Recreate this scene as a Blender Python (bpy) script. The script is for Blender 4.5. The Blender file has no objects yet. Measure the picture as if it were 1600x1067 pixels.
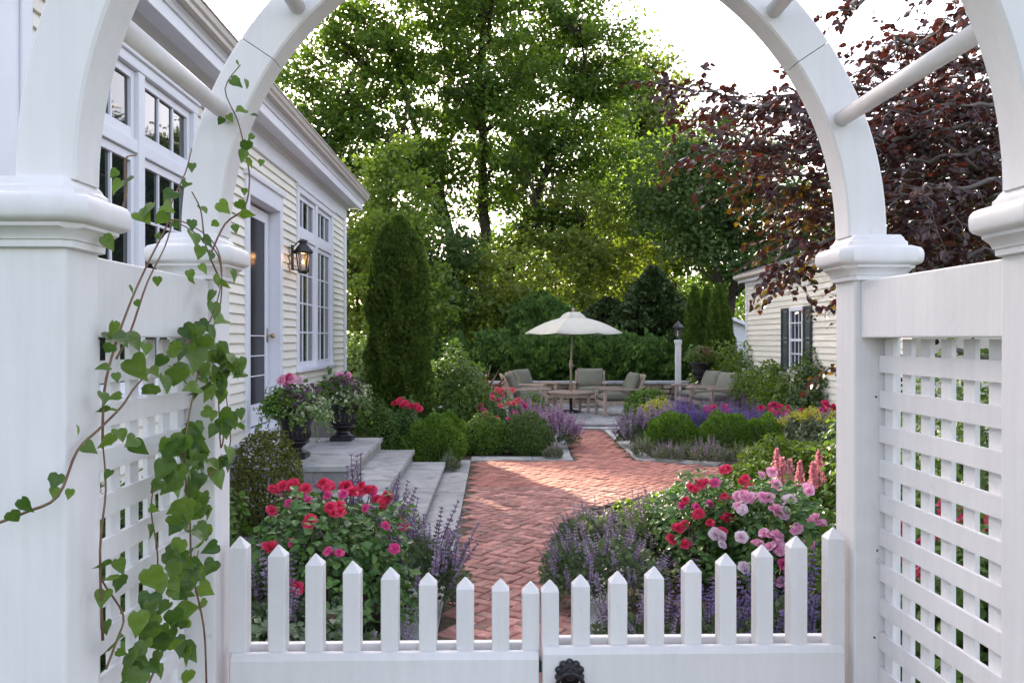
import bpy, math, random
import numpy as np
from mathutils import Vector, Matrix, Quaternion

R = math.radians
rng = np.random.default_rng(7)
rnd = random.Random(11)
scene = bpy.context.scene
COL = scene.collection

# ------------------------------------------------------------------ camera, sky, sun, exposure
FPX = 1350.0                       # focal length in pixels of a 1600 px wide frame
CAMZ = 1.7
YAW = math.atan(28 / FPX)
PIT = 3.5 / FPX
cam_d = bpy.data.cameras.new('camera')
cam_d.sensor_width = 36.0
cam_d.lens = FPX / 1600 * 36
cam_d.clip_start = 0.05
cam_d.clip_end = 2000
cam = bpy.data.objects.new('camera', cam_d)
COL.objects.link(cam)
cam.location = (0, 0, CAMZ)
cam.rotation_euler = (R(90) - PIT, 0, -YAW)
scene.camera = cam

SUN_EL, SUN_AZ = R(28), R(-22)     # azimuth measured from +Y towards +X
world = bpy.data.worlds.new('World')
scene.world = world
world.use_nodes = True
wn = world.node_tree.nodes
wl = world.node_tree.links
bg = wn['Background']
sky = wn.new('ShaderNodeTexSky')
sky.sky_type = 'NISHITA'
sky.sun_disc = False
sky.sun_elevation = SUN_EL
sky.sun_rotation = SUN_AZ % (2 * math.pi)
sky.air_density = 1.0
sky.dust_density = 3.0
sky.ozone_density = 1.0
soft = wn.new('ShaderNodeHueSaturation')          # hazy summer evening: paler, whiter sky
soft.inputs['Saturation'].default_value = 0.62
tint = wn.new('ShaderNodeMixRGB'); tint.blend_type = 'MULTIPLY'; tint.inputs[0].default_value = 1.0
tint.inputs[2].default_value = (1.06, 0.98, 0.99, 1)
wl.new(sky.outputs[0], soft.inputs['Color']); wl.new(soft.outputs[0], tint.inputs[1]); wl.new(tint.outputs[0], bg.inputs[0])
bg.inputs[1].default_value = 0.15
sun_d = bpy.data.lights.new('sun', 'SUN')
sun_d.energy = 3.3
sun_d.angle = R(0.9)
sun_d.color = (1.0, 0.86, 0.66)
sun = bpy.data.objects.new('sun', sun_d)
COL.objects.link(sun)
sdir = Vector((math.sin(SUN_AZ) * math.cos(SUN_EL), math.cos(SUN_AZ) * math.cos(SUN_EL), math.sin(SUN_EL)))
sun.rotation_euler = sdir.to_track_quat('Z', 'Y').to_euler()
sun.location = sdir * 60
vs = scene.view_settings
vs.view_transform = 'Standard'
vs.look = 'None'
vs.gamma = 1.0
vs.use_curve_mapping = False
vs.exposure = 2.1
scene.render.resolution_x, scene.render.resolution_y = 1024, 682

# ------------------------------------------------------------------ measuring helpers
def P(x, y, d):
    """world point at depth d (metres along +Y) that was measured at photo pixel x, y"""
    c = (x - 800) / FPX
    v = (533.5 - y) / FPX - PIT
    X = c * math.cos(YAW) + math.sin(YAW)
    Y = math.cos(YAW) - c * math.sin(YAW)
    s = d / Y
    return Vector((X * s, d, CAMZ + v * s))

def XD(x, d):
    return P(x, 530, d).x

def ZD(y, d):
    return P(800, y, d).z

# ------------------------------------------------------------------ object helpers
ORG = {}

def tag(o, label=None, cat=None, group=None, kind=None):
    if label: o['label'] = label
    if cat: o['category'] = cat
    if group: o['group'] = group
    if kind: o['kind'] = kind
    return o

def thing(name, label, cat, loc=(0, 0, 0), rotz=0.0, group=None, kind=None):
    o = bpy.data.objects.new(name, None)
    o.empty_display_size = 0.2
    COL.objects.link(o)
    o.location = loc
    o.rotation_euler = (0, 0, rotz)
    ORG[o.name] = Vector(loc)
    return tag(o, label, cat, group, kind)

def link(name, me, parent=None, matrix=None):
    o = bpy.data.objects.new(name, me)
    COL.objects.link(o)
    if parent is not None:
        o.parent = parent
        ORG[o.name] = ORG.get(parent.name, Vector((0, 0, 0)))
    else:
        ORG[o.name] = Vector((0, 0, 0))
    if matrix is not None:
        o.matrix_local = matrix
    return o

def copy_tree(o, parent=None):
    c = o.copy()
    COL.objects.link(c)
    if parent is not None:
        c.parent = parent
    for ch in list(o.children):
        copy_tree(ch, c)
    return c

def raw_mesh(name, v, tris, mat, lv=None, smooth=False, mats=None, midx=None):
    """fast mesh from numpy arrays of vertices and equal-sized faces"""
    v = np.ascontiguousarray(v, dtype=np.float32).reshape(-1, 3)
    t = np.ascontiguousarray(tris, dtype=np.int32)
    k = t.shape[1]
    me = bpy.data.meshes.new(name)
    me.vertices.add(len(v))
    me.vertices.foreach_set('co', v.ravel())
    me.loops.add(t.size)
    me.loops.foreach_set('vertex_index', t.ravel())
    me.polygons.add(len(t))
    me.polygons.foreach_set('loop_start', np.arange(0, t.size, k, dtype=np.int32))
    if midx is not None:
        me.polygons.foreach_set('material_index', np.asarray(midx, dtype=np.int32))
    if lv is not None:
        a = me.attributes.new('lv', 'FLOAT', 'FACE')
        a.data.foreach_set('value', np.asarray(lv, dtype=np.float32))
    me.update(calc_edges=True)
    me.polygons.foreach_set('use_smooth', np.full(len(t), smooth, dtype=bool))
    for m in (mats or [mat]):
        me.materials.append(m)
    return me

class MB:
    def __init__(s):
        s.v = []; s.f = []
    def add(s, vs_, fs_):
        b = len(s.v)
        s.v += [tuple(p) for p in vs_]
        s.f += [tuple(i + b for i in f) for f in fs_]
        return s
    def box(s, x0, x1, y0, y1, z0, z1):
        return s.add([(x0, y0, z0), (x1, y0, z0), (x1, y1, z0), (x0, y1, z0),
                      (x0, y0, z1), (x1, y0, z1), (x1, y1, z1), (x0, y1, z1)],
                     [(3, 2, 1, 0), (4, 5, 6, 7), (0, 1, 5, 4), (1, 2, 6, 5), (2, 3, 7, 6), (3, 0, 4, 7)])
    def prism(s, poly, a0, a1, axis):
        """extrude a polygon along an axis: 'y' takes (x,z), 'z' takes (x,y), 'x' takes (y,z)"""
        n = len(poly)
        def mk(p, a):
            return {'y': (p[0], a, p[1]), 'z': (p[0], p[1], a), 'x': (a, p[0], p[1])}[axis]
        vv = [mk(p, a0) for p in poly] + [mk(p, a1) for p in poly]
        ff = [tuple(range(n)), tuple(range(2 * n - 1, n - 1, -1))]
        ff += [(i, i + n, (i + 1) % n + n, (i + 1) % n) for i in range(n)]
        return s.add(vv, ff)
    def tube(s, pts, r, n=8, cap=True):
        pts = [Vector(p) for p in pts]
        m = len(pts)
        rr = [r] * m if not hasattr(r, '__len__') else r
        vv = []
        t0 = (pts[1] - pts[0]).normalized()
        u = t0.orthogonal().normalized()
        for i in range(m):
            t = (pts[min(i + 1, m - 1)] - pts[max(i - 1, 0)])
            if t.length < 1e-9: t = t0.copy()
            t.normalize()
            u = (u - t * u.dot(t))
            if u.length < 1e-6: u = t.orthogonal()
            u.normalize()
            w = t.cross(u)
            for j in range(n):
                a = 2 * math.pi * j / n
                vv.append(pts[i] + (u * math.cos(a) + w * math.sin(a)) * rr[i])
        ff = []
        for i in range(m - 1):
            for j in range(n):
                a, b = i * n + j, i * n + (j + 1) % n
                ff.append((a, b, b + n, a + n))
        if cap:
            ff.append(tuple(range(n - 1, -1, -1)))
            ff.append(tuple(range((m - 1) * n, m * n)))
        return s.add(vv, ff)
    def lathe(s, prof, n=24, c=(0, 0, 0)):
        vv = []; ff = []
        for r, z in prof:
            for j in range(n):
                a = 2 * math.pi * j / n
                vv.append((c[0] + r * math.cos(a), c[1] + r * math.sin(a), c[2] + z))
        m = len(prof)
        for i in range(m - 1):
            for j in range(n):
                a, b = i * n + j, i * n + (j + 1) % n
                ff.append((a, b, b + n, a + n))
        ff.append(tuple(range(n - 1, -1, -1)))
        ff.append(tuple(range((m - 1) * n, m * n)))
        return s.add(vv, ff)
    def ball(s, c, r, nu=10, nv=6):
        r = (r, r, r) if not hasattr(r, '__len__') else r
        prof = [(max(math.sin(math.pi * i / nv), 1e-3), -math.cos(math.pi * i / nv)) for i in range(nv + 1)]
        b = len(s.v)
        s.lathe(prof, nu)
        s.v[b:] = [(c[0] + p[0] * r[0], c[1] + p[1] * r[1], c[2] + p[2] * r[2]) for p in s.v[b:]]
        return s
    def mesh(s, name, mat, smooth=False, off=Vector((0, 0, 0))):
        me = bpy.data.meshes.new(name)
        me.from_pydata([(p[0] - off[0], p[1] - off[1], p[2] - off[2]) for p in s.v], [], s.f)
        me.materials.append(mat)
        if smooth:
            me.polygons.foreach_set('use_smooth', np.full(len(s.f), True, dtype=bool))
        me.update()
        return me
    def build(s, name, mat, parent=None, smooth=False, bevel=0.0, local=False, segs=2):
        off = Vector((0, 0, 0)) if (local or parent is None) else ORG.get(parent.name, Vector((0, 0, 0)))
        o = link(name, s.mesh(name, mat, smooth, off), parent)
        if bevel:
            add_bevel(o, bevel, segs)
        return o

def add_bevel(o, w, segs=2):
    m = o.modifiers.new('bevel', 'BEVEL')
    m.width = w; m.segments = segs; m.limit_method = 'ANGLE'; m.angle_limit = R(40)
    m.harden_normals = False

# ------------------------------------------------------------------ materials
def _nodes(name):
    m = bpy.data.materials.new(name)
    m.use_nodes = True
    nt = m.node_tree
    return m, nt, nt.nodes, nt.links, nt.nodes['Principled BSDF']

def col4(c):
    return (c[0], c[1], c[2], 1)

def pmat(name, base, rough=0.6, var=0.12, scale=6.0, bump=0.15, bscale=80.0, metal=0.0, spec=0.4,
         second=None, rand=0.0, stretch=(1, 1, 1), bdist=0.004, spots=None):
    """painted / stone / metal surface: noise tinted colour, fine bump, optional per-object variation"""
    m, nt, N, L, b = _nodes(name)
    tc = N.new('ShaderNodeTexCoord')
    mp = N.new('ShaderNodeMapping'); mp.inputs['Scale'].default_value = stretch
    L.new(tc.outputs['Object'], mp.inputs[0])
    oi = N.new('ShaderNodeObjectInfo')
    ad = N.new('ShaderNodeVectorMath'); ad.operation = 'ADD'
    mul = N.new('ShaderNodeMath'); mul.operation = 'MULTIPLY'; mul.inputs[1].default_value = 37.0
    L.new(oi.outputs['Random'], mul.inputs[0])
    L.new(mp.outputs[0], ad.inputs[0]); L.new(mul.outputs[0], ad.inputs[1])
    n1 = N.new('ShaderNodeTexNoise'); n1.inputs['Scale'].default_value = scale
    n1.inputs['Detail'].default_value = 6; n1.inputs['Roughness'].default_value = 0.62
    L.new(ad.outputs[0], n1.inputs['Vector'])
    rp = N.new('ShaderNodeValToRGB')
    lo = [c * (1 - var) for c in base]
    hi = [min(c * (1 + var), 0.95) for c in (second or base)]
    rp.color_ramp.elements[0].position = 0.3; rp.color_ramp.elements[0].color = col4(lo)
    rp.color_ramp.elements[1].position = 0.72; rp.color_ramp.elements[1].color = col4(hi)
    L.new(n1.outputs[0], rp.inputs[0])
    out = rp.outputs[0]
    if rand:
        hs = N.new('ShaderNodeHueSaturation')
        mr = N.new('ShaderNodeMapRange'); mr.inputs['To Min'].default_value = 1 - rand; mr.inputs['To Max'].default_value = 1 + rand
        L.new(oi.outputs['Random'], mr.inputs[0]); L.new(mr.outputs[0], hs.inputs['Value'])
        L.new(out, hs.inputs['Color']); out = hs.outputs[0]
    if spots:
        n3 = N.new('ShaderNodeTexNoise'); n3.inputs['Scale'].default_value = spots[1]; n3.inputs['Detail'].default_value = 3
        L.new(ad.outputs[0], n3.inputs['Vector'])
        r3 = N.new('ShaderNodeValToRGB')
        r3.color_ramp.elements[0].position = spots[2]; r3.color_ramp.elements[0].color = (0, 0, 0, 1)
        r3.color_ramp.elements[1].position = spots[2] + 0.06; r3.color_ramp.elements[1].color = (1, 1, 1, 1)
        L.new(n3.outputs[0], r3.inputs[0])
        mx = N.new('ShaderNodeMixRGB'); mx.inputs[2].default_value = col4(spots[0])
        mm = N.new('ShaderNodeMath'); mm.operation = 'MULTIPLY'; mm.inputs[1].default_value = spots[3]
        L.new(r3.outputs[0], mm.inputs[0]); L.new(mm.outputs[0], mx.inputs[0]); L.new(out, mx.inputs[1])
        out = mx.outputs[0]
    L.new(out, b.inputs['Base Color'])
    b.inputs['Roughness'].default_value = rough
    b.inputs['Metallic'].default_value = metal
    b.inputs['Specular IOR Level'].default_value = spec
    if bump:
        n2 = N.new('ShaderNodeTexNoise'); n2.inputs['Scale'].default_value = bscale; n2.inputs['Detail'].default_value = 5
        L.new(ad.outputs[0], n2.inputs['Vector'])
        bp = N.new('ShaderNodeBump'); bp.inputs['Strength'].default_value = bump; bp.inputs['Distance'].default_value = bdist
        L.new(n2.outputs[0], bp.inputs['Height']); L.new(bp.outputs[0], b.inputs['Normal'])
    return m

def leafmat(name, dark, light, trans=0.4, tcol=None, rough=0.45, spec=0.35, rand=0.0, mid=None):
    """leaf / petal: colour spread over the leaves by the per-face value 'lv', lets light through"""
    m, nt, N, L, b = _nodes(name)
    at = N.new('ShaderNodeAttribute'); at.attribute_name = 'lv'
    rp = N.new('ShaderNodeValToRGB')
    rp.color_ramp.elements[0].color = col4(dark); rp.color_ramp.elements[1].color = col4(light)
    if mid:
        e = rp.color_ramp.elements.new(mid[0]); e.color = col4(mid[1])
    src = at.outputs['Fac']
    if rand:
        oi = N.new('ShaderNodeObjectInfo')
        mr = N.new('ShaderNodeMapRange'); mr.inputs['To Min'].default_value = -rand; mr.inputs['To Max'].default_value = rand
        L.new(oi.outputs['Random'], mr.inputs[0])
        ad = N.new('ShaderNodeMath'); ad.operation = 'ADD'; ad.use_clamp = True
        L.new(src, ad.inputs[0]); L.new(mr.outputs[0], ad.inputs[1]); src = ad.outputs[0]
    L.new(src, rp.inputs[0])
    L.new(rp.outputs[0], b.inputs['Base Color'])
    b.inputs['Roughness'].default_value = rough
    b.inputs['Specular IOR Level'].default_value = spec
    tr = N.new('ShaderNodeBsdfTranslucent')
    mx = N.new('ShaderNodeMixRGB'); mx.blend_type = 'MULTIPLY'; mx.inputs[0].default_value = 1
    mx.inputs[2].default_value = col4(tcol or (1.5, 1.7, 0.6))
    L.new(rp.outputs[0], mx.inputs[1]); L.new(mx.outputs[0], tr.inputs[0])
    ms = N.new('ShaderNodeMixShader'); ms.inputs[0].default_value = trans
    L.new(b.outputs[0], ms.inputs[1]); L.new(tr.outputs[0], ms.inputs[2])
    L.new(ms.outputs[0], N['Material Output'].inputs[0])
    return m

M = {}
def paintmat(name, base, rough, grain):
    """brushed outdoor paint: vertical brush grain, faint patchy wear, small dirt specks"""
    m, nt, N, L, b = _nodes(name)
    tc = N.new('ShaderNodeTexCoord')
    oi = N.new('ShaderNodeObjectInfo')
    def noise(scale, detail, st, rough_=0.6):
        mp = N.new('ShaderNodeMapping'); mp.inputs['Scale'].default_value = st
        L.new(tc.outputs['Object'], mp.inputs[0])
        n = N.new('ShaderNodeTexNoise'); n.noise_dimensions = '4D'
        n.inputs['Scale'].default_value = scale; n.inputs['Detail'].default_value = detail; n.inputs['Roughness'].default_value = rough_
        L.new(mp.outputs[0], n.inputs['Vector'])
        w_ = N.new('ShaderNodeMath'); w_.operation = 'MULTIPLY'; w_.inputs[1].default_value = 20
        L.new(oi.outputs['Random'], w_.inputs[0]); L.new(w_.outputs[0], n.inputs['W'])
        return n.outputs[0]
    def ramp(src, p0, p1, c0, c1):
        r_ = N.new('ShaderNodeValToRGB')
        r_.color_ramp.elements[0].position = p0; r_.color_ramp.elements[0].color = col4(c0)
        r_.color_ramp.elements[1].position = p1; r_.color_ramp.elements[1].color = col4(c1)
        L.new(src, r_.inputs[0]); return r_.outputs[0]
    def mixc(kind, f, c1, c2):
        x = N.new('ShaderNodeMixRGB'); x.blend_type = kind
        if isinstance(f, float): x.inputs[0].default_value = f
        else: L.new(f, x.inputs[0])
        for i_, c in ((1, c1), (2, c2)):
            if isinstance(c, tuple): x.inputs[i_].default_value = col4(c)
            else: L.new(c, x.inputs[i_])
        return x.outputs[0]
    patch = ramp(noise(4.5, 5, (1, 1, 0.5)), 0.30, 0.75, [c * 0.90 for c in base], [min(c * 1.05, 0.85) for c in base])
    grain_ = ramp(noise(55, 4, (1, 1, 0.05)), 0.32, 0.62, (0.90, 0.895, 0.88), (1, 1, 1))
    c = mixc('MULTIPLY', grain, patch, grain_)
    dirt = ramp(noise(34, 3, (1, 1, 0.8)), 0.70, 0.78, (0, 0, 0), (0.55, 0.55, 0.55))
    c = mixc('MIX', dirt, c, (0.46, 0.44, 0.40))
    smear = ramp(noise(9, 6, (1, 1, 0.22), 0.7), 0.56, 0.80, (0, 0, 0), (0.30, 0.30, 0.30))
    c = mixc('MIX', smear, c, (0.55, 0.54, 0.50))
    L.new(c, b.inputs['Base Color'])
    b.inputs['Roughness'].default_value = rough
    b.inputs['Specular IOR Level'].default_value = 0.35
    h1 = noise(70, 4, (1, 1, 0.06)); h2 = noise(26, 5, (1, 1, 0.7))
    bp = N.new('ShaderNodeBump'); bp.inputs['Strength'].default_value = 0.18; bp.inputs['Distance'].default_value = 0.0016
    L.new(h1, bp.inputs['Height'])
    b2 = N.new('ShaderNodeBump'); b2.inputs['Strength'].default_value = 0.30; b2.inputs['Distance'].default_value = 0.004
    L.new(h2, b2.inputs['Height']); L.new(bp.outputs[0], b2.inputs['Normal']); L.new(b2.outputs[0], b.inputs['Normal'])
    return m
M['white'] = paintmat('white_paint', (0.745, 0.735, 0.73), 0.5, 0.5)
M['white_arch'] = paintmat('white_arch_paint', (0.75, 0.735, 0.73), 0.45, 0.4)
M['trim'] = pmat('white_house_trim', (0.74, 0.75, 0.80), 0.45, 0.04, 3, 0.06, 60)
M['cream'] = pmat('cream_clapboard_paint', (0.79, 0.76, 0.66), 0.5, 0.05, 2.5, 0.10, 70, stretch=(1, 0.2, 1), rand=0.03)
M['cream2'] = pmat('cream_cottage_paint', (0.76, 0.73, 0.63), 0.55, 0.07, 2.5, 0.10, 60, stretch=(1, 0.2, 1), rand=0.05)
M['gutter'] = pmat('beige_gutter_metal', (0.52, 0.47, 0.43), 0.4, 0.08, 4, 0.05, 40, spec=0.5)
M['roof'] = pmat('grey_roof_shingle', (0.10, 0.095, 0.09), 0.85, 0.35, 9, 0.5, 40)
M['brownroof'] = pmat('brown_roof_shingle', (0.12, 0.07, 0.05), 0.85, 0.3, 9, 0.5, 40)
M['black'] = pmat('black_iron', (0.012, 0.012, 0.014), 0.35, 0.3, 20, 0.15, 120, spec=0.5)
M['urn'] = pmat('black_cast_iron_urn', (0.012, 0.011, 0.014), 0.42, 0.4, 14, 0.3, 60, spec=0.5)
M['shutter'] = pmat('dark_slate_shutter_paint', (0.035, 0.055, 0.065), 0.5, 0.15, 6, 0.05, 60)
M['bluestone'] = pmat('bluestone', (0.31, 0.325, 0.335), 0.7, 0.2, 3.5, 0.35, 45, second=(0.37, 0.365, 0.34), rand=0.16, spec=0.3, spots=((0.20, 0.205, 0.19), 3.2, 0.55, 0.6))
M['riser'] = pmat('mortared_stone_riser', (0.27, 0.265, 0.25), 0.85, 0.3, 8, 0.6, 35)
M['edging'] = pmat('pale_edging_stone', (0.36, 0.37, 0.37), 0.75, 0.18, 4, 0.4, 50, second=(0.40, 0.39, 0.35), rand=0.14, spots=((0.22, 0.22, 0.19), 5, 0.56, 0.55))
M['brick'] = pmat('red_paving_brick', (0.38, 0.15, 0.115), 0.8, 0.26, 11, 0.6, 70, second=(0.43, 0.235, 0.19), rand=0.36, spec=0.25,
                  spots=((0.22, 0.17, 0.14), 7, 0.57, 0.6))
M['sand'] = pmat('dark_joint_sand', (0.075, 0.05, 0.038), 0.95, 0.4, 30, 0.4, 90, second=(0.10, 0.08, 0.045))
M['soil'] = pmat('dark_bark_mulch', (0.045, 0.030, 0.020), 0.95, 0.5, 22, 1.0, 40, bdist=0.03)
M['grass'] = pmat('lawn_ground', (0.05, 0.085, 0.02), 0.95, 0.4, 3, 0.8, 60, bdist=0.03)
M['teak'] = pmat('weathered_teak', (0.34, 0.27, 0.22), 0.7, 0.22, 5, 0.3, 60, second=(0.40, 0.31, 0.255), stretch=(6, 6, 1), rand=0.08)
M['cushion'] = pmat('sage_cushion_canvas', (0.185, 0.19, 0.145), 0.9, 0.1, 8, 0.25, 300)
M['canopy'] = pmat('cream_green_canvas', (0.55, 0.53, 0.44), 0.85, 0.06, 4, 0.15, 200)
M['pole'] = pmat('bronze_pole', (0.30, 0.24, 0.19), 0.45, 0.1, 10, 0.05, 80)
M['rubble'] = pmat('fieldstone', (0.26, 0.215, 0.165), 0.85, 0.3, 4, 0.6, 25, second=(0.33, 0.27, 0.2), rand=0.30)
M['bark'] = pmat('grey_brown_bark', (0.055, 0.043, 0.032), 0.95, 0.35, 5, 0.9, 18, stretch=(3, 3, 0.5), bdist=0.02)
M['beechbark'] = pmat('grey_beech_bark', (0.12, 0.105, 0.09), 0.85, 0.25, 5, 0.5, 25)
M['stem'] = pmat('green_plant_stem', (0.07, 0.085, 0.03), 0.8, 0.3, 20, 0.1, 60)
M['redstem'] = pmat('red_brown_vine_stem', (0.16, 0.055, 0.045), 0.65, 0.35, 25, 0.2, 60, second=(0.16, 0.11, 0.05))
M['grill'] = pmat('blue_grey_grill_enamel', (0.03, 0.035, 0.05), 0.35, 0.15, 6, 0.05, 60)
M['steel'] = pmat('brushed_steel', (0.55, 0.54, 0.52), 0.3, 0.1, 12, 0.1, 100, metal=0.9)
M['brass'] = pmat('aged_brass', (0.42, 0.30, 0.14), 0.35, 0.2, 20, 0.1, 80, metal=0.9)
M['curtain'] = pmat('grey_sheer_curtain', (0.17, 0.165, 0.16), 0.9, 0.15, 10, 0.1, 60)
M['candle'] = pmat('ivory_candle_wax', (0.8, 0.66, 0.48), 0.6, 0.05, 8, 0.05, 60)

def glassmat(name, c, rough, metal=0.0):
    m, nt, N, L, b = _nodes(name)
    n = N.new('ShaderNodeTexNoise'); n.inputs['Scale'].default_value = 2.2
    tc = N.new('ShaderNodeTexCoord'); L.new(tc.outputs['Object'], n.inputs['Vector'])
    bp = N.new('ShaderNodeBump'); bp.inputs['Strength'].default_value = 0.04; bp.inputs['Distance'].default_value = 0.05
    L.new(n.outputs[0], bp.inputs['Height']); L.new(bp.outputs[0], b.inputs['Normal'])
    b.inputs['Base Color'].default_value = col4(c)
    b.inputs['Roughness'].default_value = rough
    b.inputs['Specular IOR Level'].default_value = 0.9
    b.inputs['IOR'].default_value = 1.52
    return m
M['doorglass'] = glassmat('screened_door_glass', (0.022, 0.022, 0.026), 0.18)
M['doorglass'].node_tree.nodes['Principled BSDF'].inputs['Specular IOR Level'].default_value = 0.08
M['pane'] = glassmat('window_glass', (0.012, 0.013, 0.015), 0.02)
m, nt, N, L, b = _nodes('lantern_glass')
b.inputs['Roughness'].default_value = 0.05
tr = N.new('ShaderNodeBsdfTransparent'); ms = N.new('ShaderNodeMixShader'); ms.inputs[0].default_value = 0.82
L.new(b.outputs[0], ms.inputs[1]); L.new(tr.outputs[0], ms.inputs[2]); L.new(ms.outputs[0], N['Material Output'].inputs[0])
b.inputs['Base Color'].default_value = (0.25, 0.25, 0.25, 1)
M['lglass'] = m
m, nt, N, L, b = _nodes('candle_flame')
b.inputs['Emission Color'].default_value = (1.0, 0.42, 0.10, 1); b.inputs['Emission Strength'].default_value = 9
M['flame'] = m

# foliage
M['maple'] = leafmat('maple_leaf', (0.051, 0.102, 0.021), (0.145, 0.221, 0.043), 0.45, (1.5, 1.6, 0.45))
M['lime'] = leafmat('young_tree_leaf', (0.073, 0.132, 0.026), (0.198, 0.264, 0.060), 0.5, (1.5, 1.6, 0.5))
M['pale'] = leafmat('pale_tree_leaf', (0.086, 0.127, 0.034), (0.196, 0.230, 0.081), 0.5, (1.4, 1.5, 0.6))
M['deep'] = leafmat('deep_green_tree_leaf', (0.048, 0.090, 0.031), (0.132, 0.192, 0.066), 0.4)
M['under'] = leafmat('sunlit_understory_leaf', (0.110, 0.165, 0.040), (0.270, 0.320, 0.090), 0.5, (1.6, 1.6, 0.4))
M['wood'] = leafmat('distant_wood_leaf', (0.045, 0.090, 0.025), (0.163, 0.234, 0.054), 0.4)
M['spruce'] = leafmat('spruce_needle', (0.030, 0.055, 0.020), (0.080, 0.115, 0.040), 0.1)
M['yew'] = leafmat('yew_needle', (0.039, 0.092, 0.027), (0.135, 0.230, 0.054), 0.2, spec=0.15, rough=0.6)
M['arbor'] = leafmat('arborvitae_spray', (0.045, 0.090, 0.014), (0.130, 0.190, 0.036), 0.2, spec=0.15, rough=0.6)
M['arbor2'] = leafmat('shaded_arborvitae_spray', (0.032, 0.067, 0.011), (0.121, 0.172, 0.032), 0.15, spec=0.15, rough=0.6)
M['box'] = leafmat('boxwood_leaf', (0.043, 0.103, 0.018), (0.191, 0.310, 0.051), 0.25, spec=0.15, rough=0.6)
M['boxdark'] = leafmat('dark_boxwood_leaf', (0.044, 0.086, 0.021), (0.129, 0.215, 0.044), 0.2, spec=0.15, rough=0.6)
M['boxbronze'] = leafmat('bronzed_boxwood_leaf', (0.055, 0.075, 0.016), (0.21, 0.18, 0.05), 0.25, mid=(0.6, (0.12, 0.13, 0.03)), spec=0.08, rough=0.7)
M['rosefol'] = leafmat('rose_leaf', (0.043, 0.108, 0.033), (0.177, 0.309, 0.070), 0.25, rough=0.35)
M['shrub'] = leafmat('light_shrub_leaf', (0.055, 0.110, 0.022), (0.165, 0.242, 0.055), 0.4)
M['cover'] = leafmat('bright_groundcover_leaf', (0.07, 0.13, 0.015), (0.20, 0.27, 0.04), 0.4)
M['nepfol'] = leafmat('grey_green_leaf', (0.080, 0.120, 0.060), (0.200, 0.260, 0.140), 0.25, (1.2, 1.3, 0.8))
M['lavfol'] = leafmat('silver_lavender_leaf', (0.135, 0.169, 0.095), (0.311, 0.338, 0.216), 0.25, (1.1, 1.2, 0.8))
M['varieg'] = leafmat('variegated_leaf', (0.100, 0.170, 0.050), (0.660, 0.700, 0.520), 0.3, (1.1, 1.2, 0.8), mid=(0.5, (0.20, 0.28, 0.10)))
M['vine'] = leafmat('vine_leaf', (0.045, 0.100, 0.025), (0.170, 0.260, 0.050), 0.35, (1.3, 1.5, 0.4), rough=0.4, rand=0.4)
def veined(m):
    nt = m.node_tree; N = nt.nodes; L = nt.links; b = N['Principled BSDF']
    src = b.inputs['Base Color'].links[0].from_socket
    tc = N.new('ShaderNodeTexCoord')
    n = N.new('ShaderNodeTexNoise'); n.inputs['Scale'].default_value = 3.5; n.inputs['Detail'].default_value = 5
    L.new(tc.outputs['Object'], n.inputs['Vector'])
    w_ = N.new('ShaderNodeTexWave'); w_.wave_type = 'BANDS'; w_.bands_direction = 'DIAGONAL'; w_.inputs['Scale'].default_value = 2.2; w_.inputs['Distortion'].default_value = 2.5
    L.new(tc.outputs['Object'], w_.inputs['Vector'])
    x = N.new('ShaderNodeMixRGB'); x.blend_type = 'MULTIPLY'; x.inputs[0].default_value = 0.75
    r_ = N.new('ShaderNodeValToRGB'); r_.color_ramp.elements[0].position = 0.3; r_.color_ramp.elements[0].color = (0.62, 0.66, 0.6, 1); r_.color_ramp.elements[1].position = 0.7; r_.color_ramp.elements[1].color = (1.12, 1.12, 1.0, 1)
    L.new(n.outputs[0], r_.inputs[0]); L.new(src, x.inputs[1]); L.new(r_.outputs[0], x.inputs[2]); L.new(x.outputs[0], b.inputs['Base Color'])
    bp = N.new('ShaderNodeBump'); bp.inputs['Strength'].default_value = 0.12; bp.inputs['Distance'].default_value = 0.002
    L.new(w_.outputs[1], bp.inputs['Height']); L.new(bp.outputs[0], b.inputs['Normal'])
veined(M['vine'])
M['copper'] = leafmat('copper_beech_leaf', (0.030, 0.014, 0.015), (0.115, 0.038, 0.03), 0.30, (1.5, 0.8, 0.5), rough=0.30, spec=0.6, mid=(0.7, (0.060, 0.024, 0.021)))
M['copperolive'] = leafmat('olive_beech_leaf', (0.03, 0.022, 0.010), (0.11, 0.085, 0.02), 0.4, (1.7, 1.3, 0.3), rough=0.32, spec=0.5)
M['nepflo'] = leafmat('catmint_floret', (0.200, 0.160, 0.210), (0.460, 0.400, 0.470), 0.3, (1.1, 1.0, 1.1), mid=(0.35, (0.26, 0.19, 0.30)))
M['neppink'] = leafmat('mauve_catmint_floret', (0.28, 0.17, 0.29), (0.55, 0.40, 0.50), 0.3, (1.1, 1, 1.1))
M['salvia'] = leafmat('violet_sage_floret', (0.120, 0.080, 0.200), (0.300, 0.220, 0.420), 0.3, (1.1, 1, 1.2))
M['bandsage'] = leafmat('bright_violet_sage_floret', (0.13, 0.08, 0.30), (0.34, 0.24, 0.56), 0.35, (1.1, 1, 1.2))
M['darksage'] = leafmat('dusky_purple_floret', (0.10, 0.06, 0.12), (0.24, 0.16, 0.26), 0.3, (1.1, 1, 1.1))
M['lavflo'] = leafmat('faded_lavender_floret', (0.24, 0.19, 0.24), (0.42, 0.36, 0.38), 0.3, (1.1, 1, 1.1))
M['red'] = leafmat('red_rose_petal', (0.500, 0.012, 0.050), (0.800, 0.090, 0.180), 0.3, (1.2, 0.9, 1.0), spec=0.2)
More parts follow.
